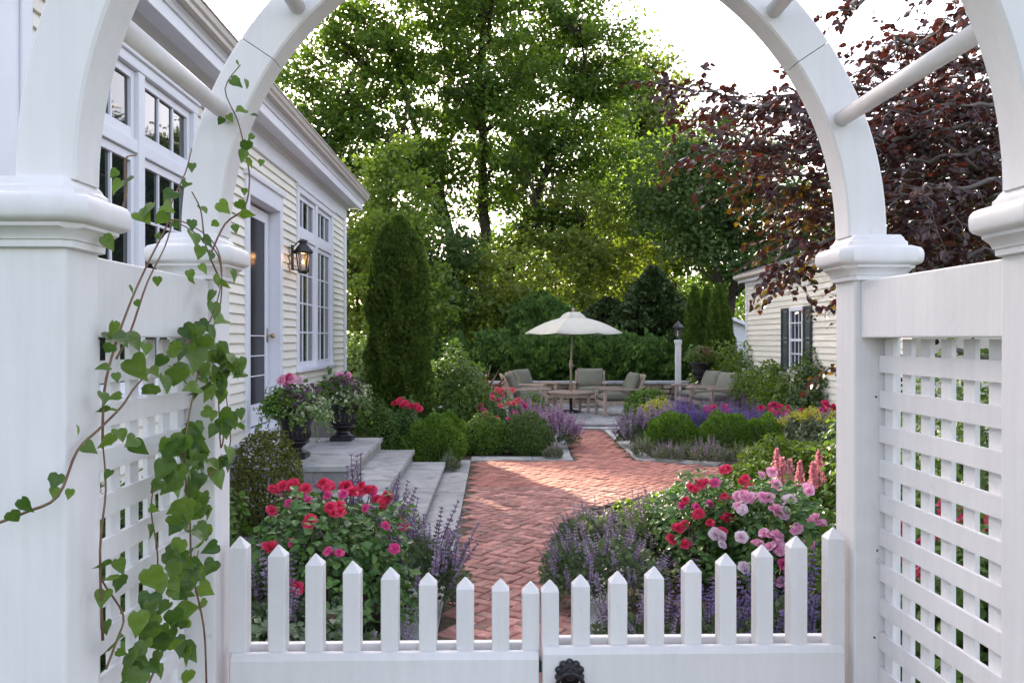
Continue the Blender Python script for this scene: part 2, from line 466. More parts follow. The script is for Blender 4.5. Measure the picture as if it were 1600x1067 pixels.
M['hotpink'] = leafmat('hot_pink_rose_petal', (0.50, 0.02, 0.16), (0.80, 0.16, 0.36), 0.3, (1.1, 0.9, 1.0), spec=0.2)
M['pink'] = leafmat('pale_pink_rose_petal', (0.78, 0.26, 0.46), (0.85, 0.58, 0.68), 0.3, (1.05, 0.95, 1.0), spec=0.2)
M['white_pet'] = leafmat('blush_rose_petal', (0.75, 0.5, 0.6), (0.85, 0.78, 0.8), 0.3, (1, 1, 1), spec=0.2)
M['coral'] = leafmat('coral_rose_petal', (0.66, 0.08, 0.10), (0.80, 0.26, 0.24), 0.3, (1.1, 0.9, 0.9), spec=0.2)
M['astilbe'] = leafmat('pink_astilbe_plume', (0.62, 0.20, 0.27), (0.84, 0.50, 0.53), 0.3, (1.1, 0.95, 0.95))
M['astred'] = leafmat('rose_red_astilbe_plume', (0.50, 0.05, 0.13), (0.75, 0.18, 0.28), 0.3, (1.1, 0.95, 0.95))
M['lime_flo'] = leafmat('yellow_green_flower', (0.32, 0.34, 0.03), (0.62, 0.60, 0.10), 0.35, (1.1, 1.1, 0.6))
M['cordy'] = leafmat('bronze_strap_leaf', (0.10, 0.035, 0.02), (0.26, 0.11, 0.06), 0.3, (1.5, 0.9, 0.5))
M['purplefol'] = leafmat('purple_leaf', (0.05, 0.02, 0.045), (0.16, 0.08, 0.14), 0.3, (1.1, 0.9, 1.1))

# ------------------------------------------------------------------ leaf scattering
DIA = (np.array([(0, 0, 0), (0.42, 0.45, 0.10), (0, 1, -0.03), (-0.42, 0.45, 0.10)], float), np.array([(0, 1, 2), (0, 2, 3)]))
NARROW = (np.array([(0, 0, 0), (0.20, 0.4, 0.05), (0, 1, -0.05), (-0.20, 0.4, 0.05)], float), np.array([(0, 1, 2), (0, 2, 3)]))
OVATE = (np.array([(0, 0, 0), (0.27, 0.22, 0.07), (0.36, 0.5, 0.10), (0.20, 0.82, 0.02), (0, 1.05, -0.08),
                   (-0.20, 0.82, 0.02), (-0.36, 0.5, 0.10), (-0.27, 0.22, 0.07), (0, 0.5, 0.0)], float),
         np.array([(0, 1, 8), (1, 2, 8), (2, 3, 8), (3, 4, 8), (4, 5, 8), (5, 6, 8), (6, 7, 8), (7, 0, 8)]))

def nrm(a):
    return a / np.maximum(np.linalg.norm(a, axis=-1, keepdims=True), 1e-9)

def frames_n(n):
    """leaf frames from wished normals, random spin; columns width, length, normal"""
    n = nrm(n)
    t = nrm(np.cross(n, rng.normal(size=n.shape)))
    return np.stack([t, np.cross(n, t), n], axis=-1)

def frames_l(l, up=(0, 0, 1), jit=0.5):
    """leaf frames from the length direction, face roughly towards up"""
    l = nrm(l)
    u = np.asarray(up, float) + rng.normal(size=l.shape) * jit
    n = nrm(u - (u * l).sum(-1, keepdims=True) * l)
    return np.stack([np.cross(l, n), l, n], axis=-1)

def bake(tmpl, pos, fr, size):
    tv, tf = tmpl
    pos = np.asarray(pos, float)
    size = np.broadcast_to(np.asarray(size, float), (len(pos),))
    v = pos[:, None, :] + size[:, None, None] * np.einsum('nij,kj->nki', fr, tv)
    f = tf[None] + (np.arange(len(pos)) * len(tv))[:, None, None]
    return v.reshape(-1, 3), f.reshape(-1, tf.shape[1])

def leaf_obj(name, tmpl, pos, fr, size, lv, mat, parent=None, local=False, smooth=False):
    v, f = bake(tmpl, pos, fr, size)
    if parent is not None and not local:
        v = v - np.array(ORG.get(parent.name, (0, 0, 0)))
    me = raw_mesh(name, v, f, mat, lv=np.repeat(np.clip(lv, 0, 1), len(tmpl[1])), smooth=smooth)
    return link(name, me, parent)

def cat_templates(parts):
    vs_, fs_, b = [], [], 0
    for v, f in parts:
        vs_.append(v); fs_.append(f + b); b += len(v)
    return np.concatenate(vs_), np.concatenate(fs_)

# ------------------------------------------------------------------ trees
def curve_pts(a, b_, sag=0.15, n=5, wob=0.06):
    a, b_ = np.asarray(a, float), np.asarray(b_, float)
    t = np.linspace(0, 1, n)[:, None]
    L_ = np.linalg.norm(b_ - a)
    p = a + (b_ - a) * t
    p[:, 2] += np.sin(t[:, 0] * math.pi) * sag * L_
    p[1:-1] += rng.normal(size=(n - 2, 3)) * wob * L_
    return p

def tree(name, label, cat, base, stems, ells, nclump, clump_r, per, leaf, mat, bark='bark', group=None, tr=0.2,
         limbs=14, gap=0.25, flat=0.6, tmpl=DIA, upb=0.8, z0=0.0, nomesh=False):
    t = thing(name, label, cat, (base[0], base[1], z0), 0, group)
    o = np.array((base[0], base[1], z0))
    ells = np.array(ells, float)
    vol = (ells[:, 3] * ells[:, 4] * ells[:, 5]); vol = vol / vol.sum()
    C = []
    ph = rng.uniform(0, 6, 6)
    while len(C) < nclump:
        e = ells[rng.choice(len(ells), p=vol)]
        d = nrm(rng.normal(size=3)); r = rng.random() ** (1 / 2.4)
        c = e[:3] + d * r * e[3:]
        k = 6.0 / e[3:].mean()
        nz = math.sin(c[0] * k + ph[0]) * math.sin(c[1] * k + ph[1]) + math.sin(c[2] * k * 1.3 + ph[2]) * math.sin(c[0] * k * 0.7 + ph[3])
        if nz < -1 + gap * 3 and rng.random() < 0.75:
            continue
        C.append(c)
    C = np.array(C)
    mb = MB()
    skel = []
    for st in stems:
        p = np.array(st, float)
        q = []
        for i in range(len(p) - 1):
            for s_ in np.linspace(0, 1, 5)[:-1]:
                q.append(p[i] * (1 - s_) + p[i + 1] * s_)
        q.append(p[-1]); q = np.array(q)
        q[1:-1] += rng.normal(size=(len(q) - 2, 3)) * tr * 0.18
        rr = np.linspace(tr, tr * 0.3, len(q)); rr[0] *= 1.35
        mb.tube(o + q, list(rr), 8)
        skel.append(q)
    S = np.concatenate(skel)
    ids = rng.choice(len(C), min(limbs, len(C)), replace=False)
    for i in ids:
        c = C[i]
        hd = np.linalg.norm(S[:, :2] - c[:2], axis=1)
        want = c[2] - 0.75 * hd
        j = int(np.argmin(np.abs(S[:, 2] - want) + 0.25 * hd))
        q = curve_pts(S[j], c, 0.06, 6, 0.035)
        mb.tube(o + q, list(np.linspace(tr * 0.36, tr * 0.08, len(q))), 6)
        skel.append(q[2:])
    S = np.concatenate(skel)
    for c in C:
        dd = np.linalg.norm(S - c, axis=1) + np.maximum(S[:, 2] - c[2], 0) * 2
        j = int(np.argmin(dd))
        q = curve_pts(S[j], c, 0.05, 4, 0.05)
        mb.tube(o + q, [tr * 0.09, tr * 0.07, tr * 0.05, tr * 0.03], 4, cap=False)
    mb.build('trunk', M[bark], t, smooth=True)
    n = nclump * per
    idx = np.repeat(np.arange(nclump), per)
    cr = clump_r * rng.uniform(0.6, 1.25, nclump)
    off = rng.normal(size=(n, 3)) * 0.55
    off[:, 2] *= flat
    pos = C[idx] + off * cr[idx][:, None]
    nr = rng.normal(size=(n, 3)) * 0.8 + np.array((0, 0, upb))
    cl = rng.normal(size=nclump) * 0.16
    lv = 0.45 + cl[idx] + rng.normal(size=n) * 0.18
    v, f = bake(tmpl, pos, frames_n(nr), leaf * rng.uniform(0.65, 1.25, n))
    me = raw_mesh('crown', v, f, M[mat], lv=np.repeat(np.clip(lv, 0, 1), len(tmpl[1])))
    link('crown', me, t)
    return t

# ------------------------------------------------------------------ shrubs and mounds
def dome_points(n, w, dp, h, bump=0.10, inner=0.6, low=-0.25, k=5.0):
    d = rng.normal(size=(int(n * 2.2), 3)); d = nrm(d)
    d = d[d[:, 2] > low][:n]
    n = len(d)
    ph = rng.uniform(0, 6, 4)
    b_ = np.sin(d[:, 0] * k + ph[0]) * np.sin(d[:, 1] * k + ph[1]) + np.sin(d[:, 2] * k * 1.2 + ph[2]) * np.cos(d[:, 0] * k * 1.4 + ph[3])
    r = (1 + bump * b_) * (inner + (1 - inner) * rng.random(n) ** 0.45)
    p = d * r[:, None] * np.array((w / 2, dp / 2, h * 0.62)) + np.array((0, 0, h * 0.40))
    return p, d, r

def shrub(name, label, cat, loc, w, h, mat, leaf=0.03, n=5000, group=None, tmpl=DIA, bump=0.10, dp=None, inner=0.62,
          outw=0.9, kk=5.0, upb=0.5, stems=6, spray=0.0, low=-0.72):
    t = thing(name, label, cat, loc, 0, group)
    p, d, r = dome_points(n, w, dp or w, h, bump, inner, low, kk)
    p[:, 2] = np.maximum(p[:, 2], 0.01)
    m_ = len(p)
    nr = d * outw + rng.normal(size=(m_, 3)) * 0.6 + np.array((0, 0, upb))
    if spray:
        fr = frames_l(d * spray + np.array((0, 0, 0.6)) + rng.normal(size=(m_, 3)) * 0.35, d[0] * 0 + np.array((0, -0.3, 0.7)), 0.7)
    else:
        fr = frames_n(nr)
    lv = 0.42 + rng.normal(size=m_) * 0.2
    v, f = bake(tmpl, p, fr, leaf * rng.uniform(0.7, 1.3, m_))
    link('foliage', raw_mesh('foliage', v, f, M[mat], lv=np.repeat(np.clip(lv, 0, 1), len(tmpl[1]))), t)
    if stems:
        mb = MB()
        for i in range(stems):
            a = 2 * math.pi * i / stems + rng.random()
            e = np.array((math.cos(a) * w * 0.3, math.sin(a) * (dp or w) * 0.3, h * 0.7))
            q = curve_pts((math.cos(a) * 0.03, math.sin(a) * 0.03, 0), e, 0.1, 4, 0.04)
            mb.tube(q, [0.012, 0.010, 0.007, 0.004], 5)
        mb.build('stem', M['bark'], t, local=True, smooth=True)
    return t

def conifer(name, label, loc, w, h, mat, n, leaf, group=None, prof=None, cat='conifer', lumps=0.08, layered=0):
    """columnar or conical evergreen: sprays on a flame profile"""
    t = thing(name, label, cat, loc, 0, group)
    prof = prof or [(0, 0.62), (0.12, 0.92), (0.35, 1.0), (0.6, 0.92), (0.8, 0.68), (0.93, 0.34), (1.0, 0.02)]
    pz = np.array([p[0] for p in prof]); pr = np.array([p[1] for p in prof])
    u = rng.random(n * 3)
    keep = rng.random(n * 3) < (np.interp(u, pz, pr) + 0.08)
    u = u[keep][:n]; m_ = len(u)
    a = rng.uniform(0, 2 * math.pi, m_)
    rr = np.interp(u, pz, pr) * w / 2
    ph = rng.uniform(0, 6, 4)
    lump = 1 + lumps * (np.sin(a * 5 + u * 23 + ph[0]) + np.sin(a * 3 - u * 31 + ph[1]) + 0.7 * np.sin(a * 9 + u * 11 + ph[2]))
    if layered:
        lump *= 1 + 0.22 * (np.abs(((u * layered + np.sin(a * 4 + ph[3]) * 0.25) % 1) - 0.5) * 2 - 0.5)
    rr = rr * lump * (0.62 + 0.38 * rng.random(m_) ** 0.4)
    p = np.stack([np.cos(a) * rr, np.sin(a) * rr, u * h], 1)
    d = np.stack([np.cos(a), np.sin(a), np.zeros(m_)], 1)
    if layered:
        l = d * 1.0 + np.array((0, 0, 0.1)) + rng.normal(size=(m_, 3)) * 0.4
    else:
        l = d * 0.55 + np.array((0, 0, 0.9)) + rng.normal(size=(m_, 3)) * 0.35
    fr = frames_l(l, (0, 0, 0.3), 0.8)
    lv = 0.4 + 0.25 * (lump - 1) / max(lumps, 1e-3) * 0.4 + rng.normal(size=m_) * 0.17
    v, f = bake(DIA, p, fr, leaf * rng.uniform(0.6, 1.3, m_))
    link('crown', raw_mesh('crown', v, f, M[mat], lv=np.repeat(np.clip(lv, 0, 1), 2)), t)
    MB().tube([(0, 0, 0), (0.01, 0, h * 0.5), (0, 0, h * 0.93)], [w * 0.07, w * 0.05, w * 0.012], 8).build('trunk', M['bark'], t, local=True, smooth=True)
    return t

# flower spikes: whorls of florets round a thin stem (unit height)
def spike_template(whorls=9, per=5, start=0.42, fl=0.055, taper=0.6, seed=0):
    r_ = np.random.default_rng(seed)
    pos, lng, sz = [], [], []
    for i in range(whorls):
        z = start + (1 - start) * (i + 0.2 * r_.random()) / whorls
        for j in range(per):
            a = 2 * math.pi * (j + (i % 2) * 0.5) / per + r_.normal() * 0.3
            pos.append((0, 0, z)); lng.append((math.cos(a), math.sin(a), 0.35 + r_.random() * 0.5))
            sz.append(fl * (1 - taper * i / whorls) * r_.uniform(0.7, 1.2))
    global rng
    keep = rng; rng = r_
    fr = frames_l(np.array(lng), (0, 0, 1), 0.4)
    rng = keep
    return bake(DIA, np.array(pos), fr, np.array(sz))

SPIKES = [spike_template(9, 5, 0.42, 0.085, 0.5, s) for s in range(3)]
SALV = [spike_template(12, 4, 0.3, 0.06, 0.65, 9 + s) for s in range(2)]

def spike_mesh(name, tm, flo, seed, bend=0.12):
    v, f = tm[0].copy(), tm[1]
    a = seed * 2.1
    st = MB().tube([(0, 0, 0), (0, 0, 0.5), (0, 0, 0.97)], [0.010, 0.008, 0.004], 3, cap=False)
    sv = np.array(st.v); sf = np.array([(q[0], q[1], q[2]) for q in st.f] + [(q[0], q[2], q[3]) for q in st.f])
    vv, ff = cat_templates([(v, f), (sv, sf)])
    vv[:, 0] += bend * math.cos(a) * vv[:, 2] ** 2
    vv[:, 1] += bend * math.sin(a) * vv[:, 2] ** 2
    lv = np.concatenate([np.clip(np.random.default_rng(seed).normal(0.45, 0.25, len(f)), 0, 1), np.full(len(sf), 0.3)])
    return raw_mesh(name, vv, ff, None, lv=lv, mats=[M[flo], M['stem']], midx=[0] * len(f) + [1] * len(sf))

SPM = {}
def near_spikes(flo):
    if flo not in SPM:
        SPM[flo] = [spike_mesh('flower_spike', SPIKES[i % 3], flo, i) for i in range(4)]
    return SPM[flo]

def catmint(name, label, loc, w, h, nsp, fol='nepfol', flo='nepflo', group=None, dp=None, near=False, leaf=0.035, nleaf=2200,
            cat='flowering plant', lean=0.55, spl=(0.45, 0.75), folh=0.6, tmsets=None, wid=1.0):
    """a mound of small leaves with flower spikes leaning out of it"""
    dp = dp or w
    t = thing(name, label, cat, loc, 0, group)
    p, d, r = dome_points(nleaf, w * 0.92, dp * 0.92, h * folh, 0.14, 0.45, -0.3, 5)
    p[:, 2] = np.maximum(p[:, 2], 0.01)
    fr = frames_l(d + np.array((0, 0, 0.5)) + rng.normal(size=d.shape) * 0.5, (0, 0, 1), 0.6)
    lv = 0.4 + rng.normal(size=len(p)) * 0.22
    v, f = bake(DIA, p, fr, leaf * rng.uniform(0.6, 1.3, len(p)))
    link('foliage', raw_mesh('foliage', v, f, M[fol], lv=np.repeat(np.clip(lv, 0, 1), 2)), t)
    # spikes
    a = rng.uniform(0, 2 * math.pi, nsp); q = np.sqrt(rng.random(nsp))
    base = np.stack([np.cos(a) * q * w * 0.40, np.sin(a) * q * dp * 0.40, h * folh * (0.85 - 0.55 * q ** 2) * rng.uniform(0.5, 1.0, nsp)], 1)
    dirv = np.stack([np.cos(a) * q * lean, np.sin(a) * q * lean, np.ones(nsp)], 1) + rng.normal(size=(nsp, 3)) * 0.14
    dirv = nrm(dirv)
    ln = h * rng.uniform(spl[0], spl[1], nsp) * (1 - 0.25 * q)
    if near:
        ms_ = near_spikes(flo)
        for i in range(nsp):
            qn = Vector(dirv[i]).to_track_quat('Z', 'Y') @ Quaternion((0, 0, 1), rng.uniform(0, 6.28))
            mtx = Matrix.LocRotScale(Vector(base[i]), qn, Vector((ln[i] * wid, ln[i] * wid, ln[i])))
            link('flower_spike', ms_[i % len(ms_)], t, mtx)
    else:
        tms = tmsets or SPIKES
        vs_, fs_, b = [], [], 0
        for k in range(len(tms)):
            sel = np.arange(nsp) % len(tms) == k
            fr = frames_l(dirv[sel][:, [0, 1, 2]], (0, 1, 0), 0.6)
            fr = np.stack([fr[:, :, 0], fr[:, :, 2], fr[:, :, 1]], -1) * np.array((wid, wid, 1.0))
            v, f = bake(tms[k], base[sel], fr, ln[sel])
            vs_.append(v); fs_.append(f + b); b += len(v)
        v = np.concatenate(vs_); f = np.concatenate(fs_)
        lvf = np.clip(0.45 + np.repeat(rng.normal(size=len(f) // 2 + 1), 2)[:len(f)] * 0.25, 0, 1)
        o = link('flower_spike', raw_mesh('flower_spike', v, f, M[flo], lv=lvf), t)
        o['kind'] = 'stuff'
    return t

# rose bloom: rings of cupped petals, unit radius
def bloom_template(seed, rings=((5, 1.0, 0.25), (5, 0.78, 0.65), (4, 0.5, 1.0), (3, 0.25, 1.2)), ruff=0.06):
    r_ = np.random.default_rng(seed)
    vs_, fs_ = [], []
    b = 0
    for n, rad, up in rings:
        o = r_.random() * 6
        for i in range(n):
            a = o + 2 * math.pi * i / n + r_.normal() * 0.08
            hw = math.pi / n * 1.15
            for u in range(3):
                for w_ in range(3):
                    s = u / 2; tt = (w_ - 1)
                    rr = rad * (0.12 + 0.88 * s) * (1 - 0.10 * tt * tt * s)
                    z = up * 0.55 * s ** 1.5 + 0.10 * tt * tt * s + r_.normal() * ruff * s - (0.16 * s ** 3 if up < 0.7 else 0)
                    an = a + tt * hw * (0.55 + 0.45 * math.sin(s * 2.2))
                    vs_.append((rr * math.cos(an), rr * math.sin(an), z))
            for u in range(2):
                for w_ in range(2):
                    q = b + u * 3 + w_
                    fs_ += [(q, q + 1, q + 4), (q, q + 4, q + 3)]
            b += 9
    return np.array(vs_), np.array(fs_)

BLO = [bloom_template(0, ruff=0.10), bloom_template(1, ((6, 1.0, 0.1), (5, 0.8, 0.5), (4, 0.5, 0.8)), 0.18), bloom_template(2, ((5, 1.0, 0.3), (5, 0.7, 0.8), (3, 0.35, 1.2)), 0.14)]
BLM = {}
def bloom_meshes(colr):
    if colr not in BLM:
        out = []
        for i, (v, f) in enumerate(BLO):
            k = len(f) // 8
            lv = np.repeat(np.clip(np.random.default_rng(i + 5).normal(0.5, 0.25, k), 0, 1), 8)
            me = raw_mesh('rose_bloom', v, f, M[colr], lv=lv, smooth=True)
            out.append(me)
        BLM[colr] = out
    return BLM[colr]

def put_bloom(parent, pos, r, colr, nrmv, name='rose_bloom', label=None):
    q = Vector(nrmv).normalized().to_track_quat('Z', 'Y') @ Quaternion((0, 0, 1), rng.uniform(0, 6.28))
    me = bloom_meshes(colr)[int(rng.integers(3))]
    o = link(name, me, parent, Matrix.LocRotScale(Vector(pos), q, Vector((r, r, r * rng.uniform(0.75, 1.0)))))
    if label: o['label'] = label
    return o

def rosebush(name, label, loc, w, h, blooms, group=None, dp=None, nleaf=2200, leaf=0.05, fol='rosefol', near=True, cat='rose bush', br=0.04):
    """blooms: list of (world point, colour, radius)"""
    t = thing(name, label, cat, loc, 0, group)
    p, d, r = dome_points(nleaf, w, dp or w, h, 0.16, 0.45, -0.35, 4)
    p[:, 2] = np.maximum(p[:, 2], 0.03)
    tm = OVATE if near else DIA
    fr = frames_n(d * 0.5 + np.array((0, -0.1, 0.9)) + rng.normal(size=d.shape) * 0.5)
    lv = 0.35 + rng.normal(size=len(p)) * 0.22
    v, f = bake(tm, p, fr, leaf * rng.uniform(0.6, 1.2, len(p)))
    link('foliage', raw_mesh('foliage', v, f, M[fol], lv=np.repeat(np.clip(lv, 0, 1), len(tm[1]))), t)
    mb = MB()
    L0 = Vector(loc)
    ec = L0 + Vector((0, 0, h * 0.40)); er = Vector((w / 2 * 1.03, (dp or w) / 2 * 1.03, h * 0.64))
    for (pt, colr, rad) in blooms:
        o_ = Vector((0, 0, CAMZ)); dv = (Vector(pt) - o_).normalized()          # blooms sit on the outside of the bush
        oo = Vector([(o_[i] - ec[i]) / er[i] for i in range(3)]); dd = Vector([dv[i] / er[i] for i in range(3)])
        A_, B_, C_ = dd.dot(dd), oo.dot(dd), oo.dot(oo) - 1
        disc = B_ * B_ - A_ * C_
        s_ = (-B_ - math.sqrt(disc)) / A_ if disc > 0 else -B_ / A_
        q = o_ + dv * (s_ - rng.uniform(0.0, 0.05)) - L0
        s0 = (q.x * 0.35 + rng.normal() * 0.03, q.y * 0.35 + rng.normal() * 0.03, 0.05)
        c = curve_pts(s0, q, 0.05, 5, 0.03)
        mb.tube(c, [0.006, 0.005, 0.004, 0.003, 0.0025], 4)
        put_bloom(t, q, rad, colr, (rng.normal() * 0.4, -0.7 + rng.normal() * 0.3, 0.8), label=None)
    if blooms:
        mb.build('stem', M['stem'], t, local=True, smooth=True)
    return t

# ================================================================== GROUND, BRICKS, EDGING
g = MB().box(-400, 400, -60, 600, -0.6, -0.05).build('ground', M['grass'])
tag(g, 'dark lawn ground sheet under the whole garden', 'ground', kind='structure')
s = MB().prism([(-9, 1.0), (9.5, 1.0), (9.5, 23), (-9, 23)], -0.049, -0.010, 'z').build('planting_bed', M['soil'])
tag(s, 'dark mulched planting beds either side of the brick walk', 'bed', kind='structure')

XL = -0.32
WALK = [(-0.9, 1.0), (1.0, 1.0), (1.0, 2.6), (0.60, 3.4), (0.56, 7.2), (0.95, 8.6), (1.7, 9.3), (3.9, 9.6), (3.9, 11.0), (2.95, 11.45), (1.98, 12.0),
        (2.04, 16.3), (1.28, 16.3), (1.12, 12.02), (XL, 12.02), (XL, 3.0), (-0.9, 2.4)]
def inside(x, y, poly):
    c = False
    n = len(poly)
    for i in range(n):
        x0, y0 = poly[i]; x1, y1 = poly[(i + 1) % n]
        if (y0 > y) != (y1 > y) and x < (x1 - x0) * (y - y0) / (y1 - y0) + x0:
            c = not c
    return c
walk = MB().prism(WALK, -0.008, 0.004, 'z').build('brick_walk', M['sand'])
tag(walk, 'red herringbone brick walk running from the gate to the patio', 'path', kind='structure')

BL, BW = 0.200, 0.098
def brick_mesh(k):
    r_ = random.Random(k)
    L_, W_ = BL / 2 - 0.005, BW / 2 - 0.005
    mb = MB()
    c = 0.006
    top = [(-L_ + c, -W_ + c), (L_ - c, -W_ + c), (L_ - c, W_ - c), (-L_ + c, W_ - c)]
    bot = [(-L_, -W_), (L_, -W_), (L_, W_), (-L_, W_)]
    j = lambda: r_.uniform(-0.0025, 0.0025)
    mb.add([(x + j(), y + j(), -0.02) for x, y in bot] + [(x + j(), y + j(), 0.010) for x, y in bot] + [(x + j(), y + j(), 0.017) for x, y in top],
           [(0, 1, 5, 4), (1, 2, 6, 5), (2, 3, 7, 6), (3, 0, 4, 7), (4, 5, 9, 8), (5, 6, 10, 9), (6, 7, 11, 10), (7, 4, 8, 11), (8, 9, 10, 11)])
    return mb.mesh('brick', M['brick'])
BRK = [brick_mesh(k) for k in range(6)]
ang = R(-34)
ca, sa = math.cos(ang), math.sin(ang)
spots_ = []
for i in range(-90, 130):
    for j in range(-90, 130):
        # 2:1 herringbone: unit w; horizontals at (k+..) and verticals
        w_ = BW + 0.002
        r4 = (i - j) % 4
        if r4 == 0:
            cx_, cy_, ro = (i + 1) * w_, (j + 0.5) * w_, 0
        elif r4 == 3:
            cx_, cy_, ro = (i + 0.5) * w_, (j + 1.0) * w_, 1
        else:
            continue
        x = cx_ * ca - cy_ * sa + 0.5; y = cx_ * sa + cy_ * ca + 8.0
        if y < 1.0 or y > 16.4: continue
        if all(inside(x + dx, y + dy, WALK) for dx, dy in ((0, 0), (0.06, 0), (-0.06, 0), (0, 0.06), (0, -0.06))):
            spots_.append((x, y, ro))
def brick_mtx(x, y, ro):
    tilt = Quaternion((rng.normal(), rng.normal(), 0), R(abs(rng.normal() * 1.2)))
    q = Quaternion((0, 0, 1), ang + ro * math.pi / 2 + R(rng.normal() * 0.8))
    return Matrix.Translation((x, y, rng.normal() * 0.0026)) @ (tilt @ q).to_matrix().to_4x4()
def shown(x, y):
    px_ = 772 + x * FPX / y; py_ = 530 + CAMZ * FPX / y
    return 640 < px_ < 1120 and py_ < 1060 and y > 3
near_ = sorted([b_ for b_ in spots_ if shown(b_[0], b_[1])], key=lambda b_: b_[1])[:300]
nset = set(near_)
for k, (x, y, ro) in enumerate(near_):
    link('brick', BRK[k % 6], walk, brick_mtx(x, y, ro))
rest = [b_ for b_ in spots_ if b_ not in nset]
vv, ff, fb = [], [], 0
for k, (x, y, ro) in enumerate(rest):
    me = BRK[k % 6]
    m_ = brick_mtx(x, y, ro)
    vv += [m_ @ v_.co for v_ in me.vertices]
    ff += [tuple(i + fb for i in p_.vertices) for p_ in me.polygons]
    fb += len(me.vertices)
me = bpy.data.meshes.new('brick')
me.from_pydata(vv, [], ff)
m, nt, N, L, b = _nodes('red_paving_brick_joined')     # same brick, tinted brick by brick through a face attribute
at = N.new('ShaderNodeAttribute'); at.attribute_name = 'lv'
rp = N.new('ShaderNodeValToRGB')
rp.color_ramp.elements[0].color = (0.25, 0.125, 0.10, 1); rp.color_ramp.elements[1].color = (0.54, 0.27, 0.19, 1)
e_ = rp.color_ramp.elements.new(0.5); e_.color = (0.42, 0.17, 0.13, 1)
L.new(at.outputs['Fac'], rp.inputs[0]); 
n1 = N.new('ShaderNodeTexNoise'); n1.inputs['Scale'].default_value = 40; n1.inputs['Detail'].default_value = 4
tc = N.new('ShaderNodeTexCoord'); L.new(tc.outputs['Object'], n1.inputs['Vector'])
mx = N.new('ShaderNodeMixRGB'); mx.blend_type = 'MULTIPLY'; mx.inputs[0].default_value = 0.5
L.new(rp.outputs[0], mx.inputs[1]); L.new(n1.outputs['Fac'], mx.inputs[2]); 
hs = N.new('ShaderNodeHueSaturation'); hs.inputs['Value'].default_value = 1.3; L.new(mx.outputs[0], hs.inputs['Color']); L.new(hs.outputs[0], b.inputs['Base Color'])
b.inputs['Roughness'].default_value = 0.8; b.inputs['Specular IOR Level'].default_value = 0.25
me.materials.append(m)
a_ = me.attributes.new('lv', 'FLOAT', 'FACE')
tone = np.repeat(np.clip(rng.normal(0.5, 0.2, len(rest)), 0, 1), 9)
a_.data.foreach_set('value', tone.astype(np.float32))
me.update()
o = link('brick', me, walk); o['kind'] = 'stuff'

# edging stones: border slabs
edge = MB().box(-0.645, XL - 0.004, 2.6, 12.5, -0.009, 0.002).build('stone_edging', M['sand'])
tag(edge, 'pale stone border slabs edging the brick walk', 'edging', kind='structure')
def slab_strip(p0, p1, w, lens, parent, name='edging_stone', mat='edging', z0=-0.008, z1=0.022, side=1):
    p0, p1 = Vector(p0 + (0,)), Vector(p1 + (0,))
    L_ = (p1 - p0).length; t_ = (p1 - p0) / L_; n_ = Vector((-t_.y, t_.x, 0)) * side
    d_ = 0
    while d_ < L_ - 0.05:
        l_ = min(lens * rnd.uniform(0.75, 1.25), L_ - d_)
        if L_ - d_ - l_ < 0.3: l_ = L_ - d_
        a = p0 + t_ * (d_ + 0.004); b_ = p0 + t_ * (d_ + l_ - 0.004)
        z1_ = z1 + rnd.uniform(-0.003, 0.003)
        c = [a, b_, b_ + n_ * w, a + n_ * w]
        vs_ = [(q.x, q.y, z0) for q in c] + [(q.x, q.y, z1_) for q in c]
        fs_ = [(3, 2, 1, 0), (4, 5, 6, 7), (0, 1, 5, 4), (1, 2, 6, 5), (2, 3, 7, 6), (3, 0, 4, 7)]
        if side < 0: fs_ = [tuple(reversed(f_)) for f_ in fs_]
        MB().add(vs_, fs_).build(name, M[mat], parent, bevel=0.004, local=True, segs=1)
        d_ += l_
slab_strip((XL - 0.006, 2.7), (XL - 0.006, 12.02), 0.313, 1.15, edge)
slab_strip((XL - 0.006, 12.03), (1.115, 12.03), 0.36, 0.8, edge)
slab_strip((1.105, 12.40), (1.275, 16.2), 0.22, 1.0, edge)
slab_strip((1.99, 12.03), (2.045, 16.2), 0.24, 1.0, edge, side=-1)
slab_strip((2.97, 11.46), (2.0, 12.01), 0.30, 0.7, edge, side=-1)
slab_strip((3.9, 11.0), (2.99, 11.44), 0.30, 0.7, edge, side=-1)
slab_strip((0.565, 3.4), (0.565, 7.2), 0.22, 0.9, edge, side=-1)

# patio
PZ = 0.10
patio = MB().prism([(-3.2, 16.35), (7, 16.35), (7, 21.4), (-3.2, 21.4)], -0.01, PZ - 0.03, 'z').build('patio', M['sand'])
tag(patio, 'raised grey flagstone patio with furniture at the end of the walk', 'patio', kind='structure')
y = 16.33
row = 0
while y < 21.3:
    h_ = [0.62, 0.9, 0.75, 0.6, 0.85][row % 5]
    x = -1.2 - rnd.uniform(0, 0.6)
    while x < 5.2:
        l_ = rnd.choice([0.7, 1.0, 1.3, 0.9])
        MB().box(x + 0.007, x + l_ - 0.007, y + 0.007, y + h_ - 0.007, PZ - 0.045, PZ + rnd.uniform(-0.003, 0.003)).build('flagstone', M['bluestone'], patio, bevel=0.005, local=True, segs=1)
        x += l_
    y += h_; row += 1
slab_strip((0.7, 15.98), (2.9, 15.98), 0.33, 0.75, edge, z1=0.05)

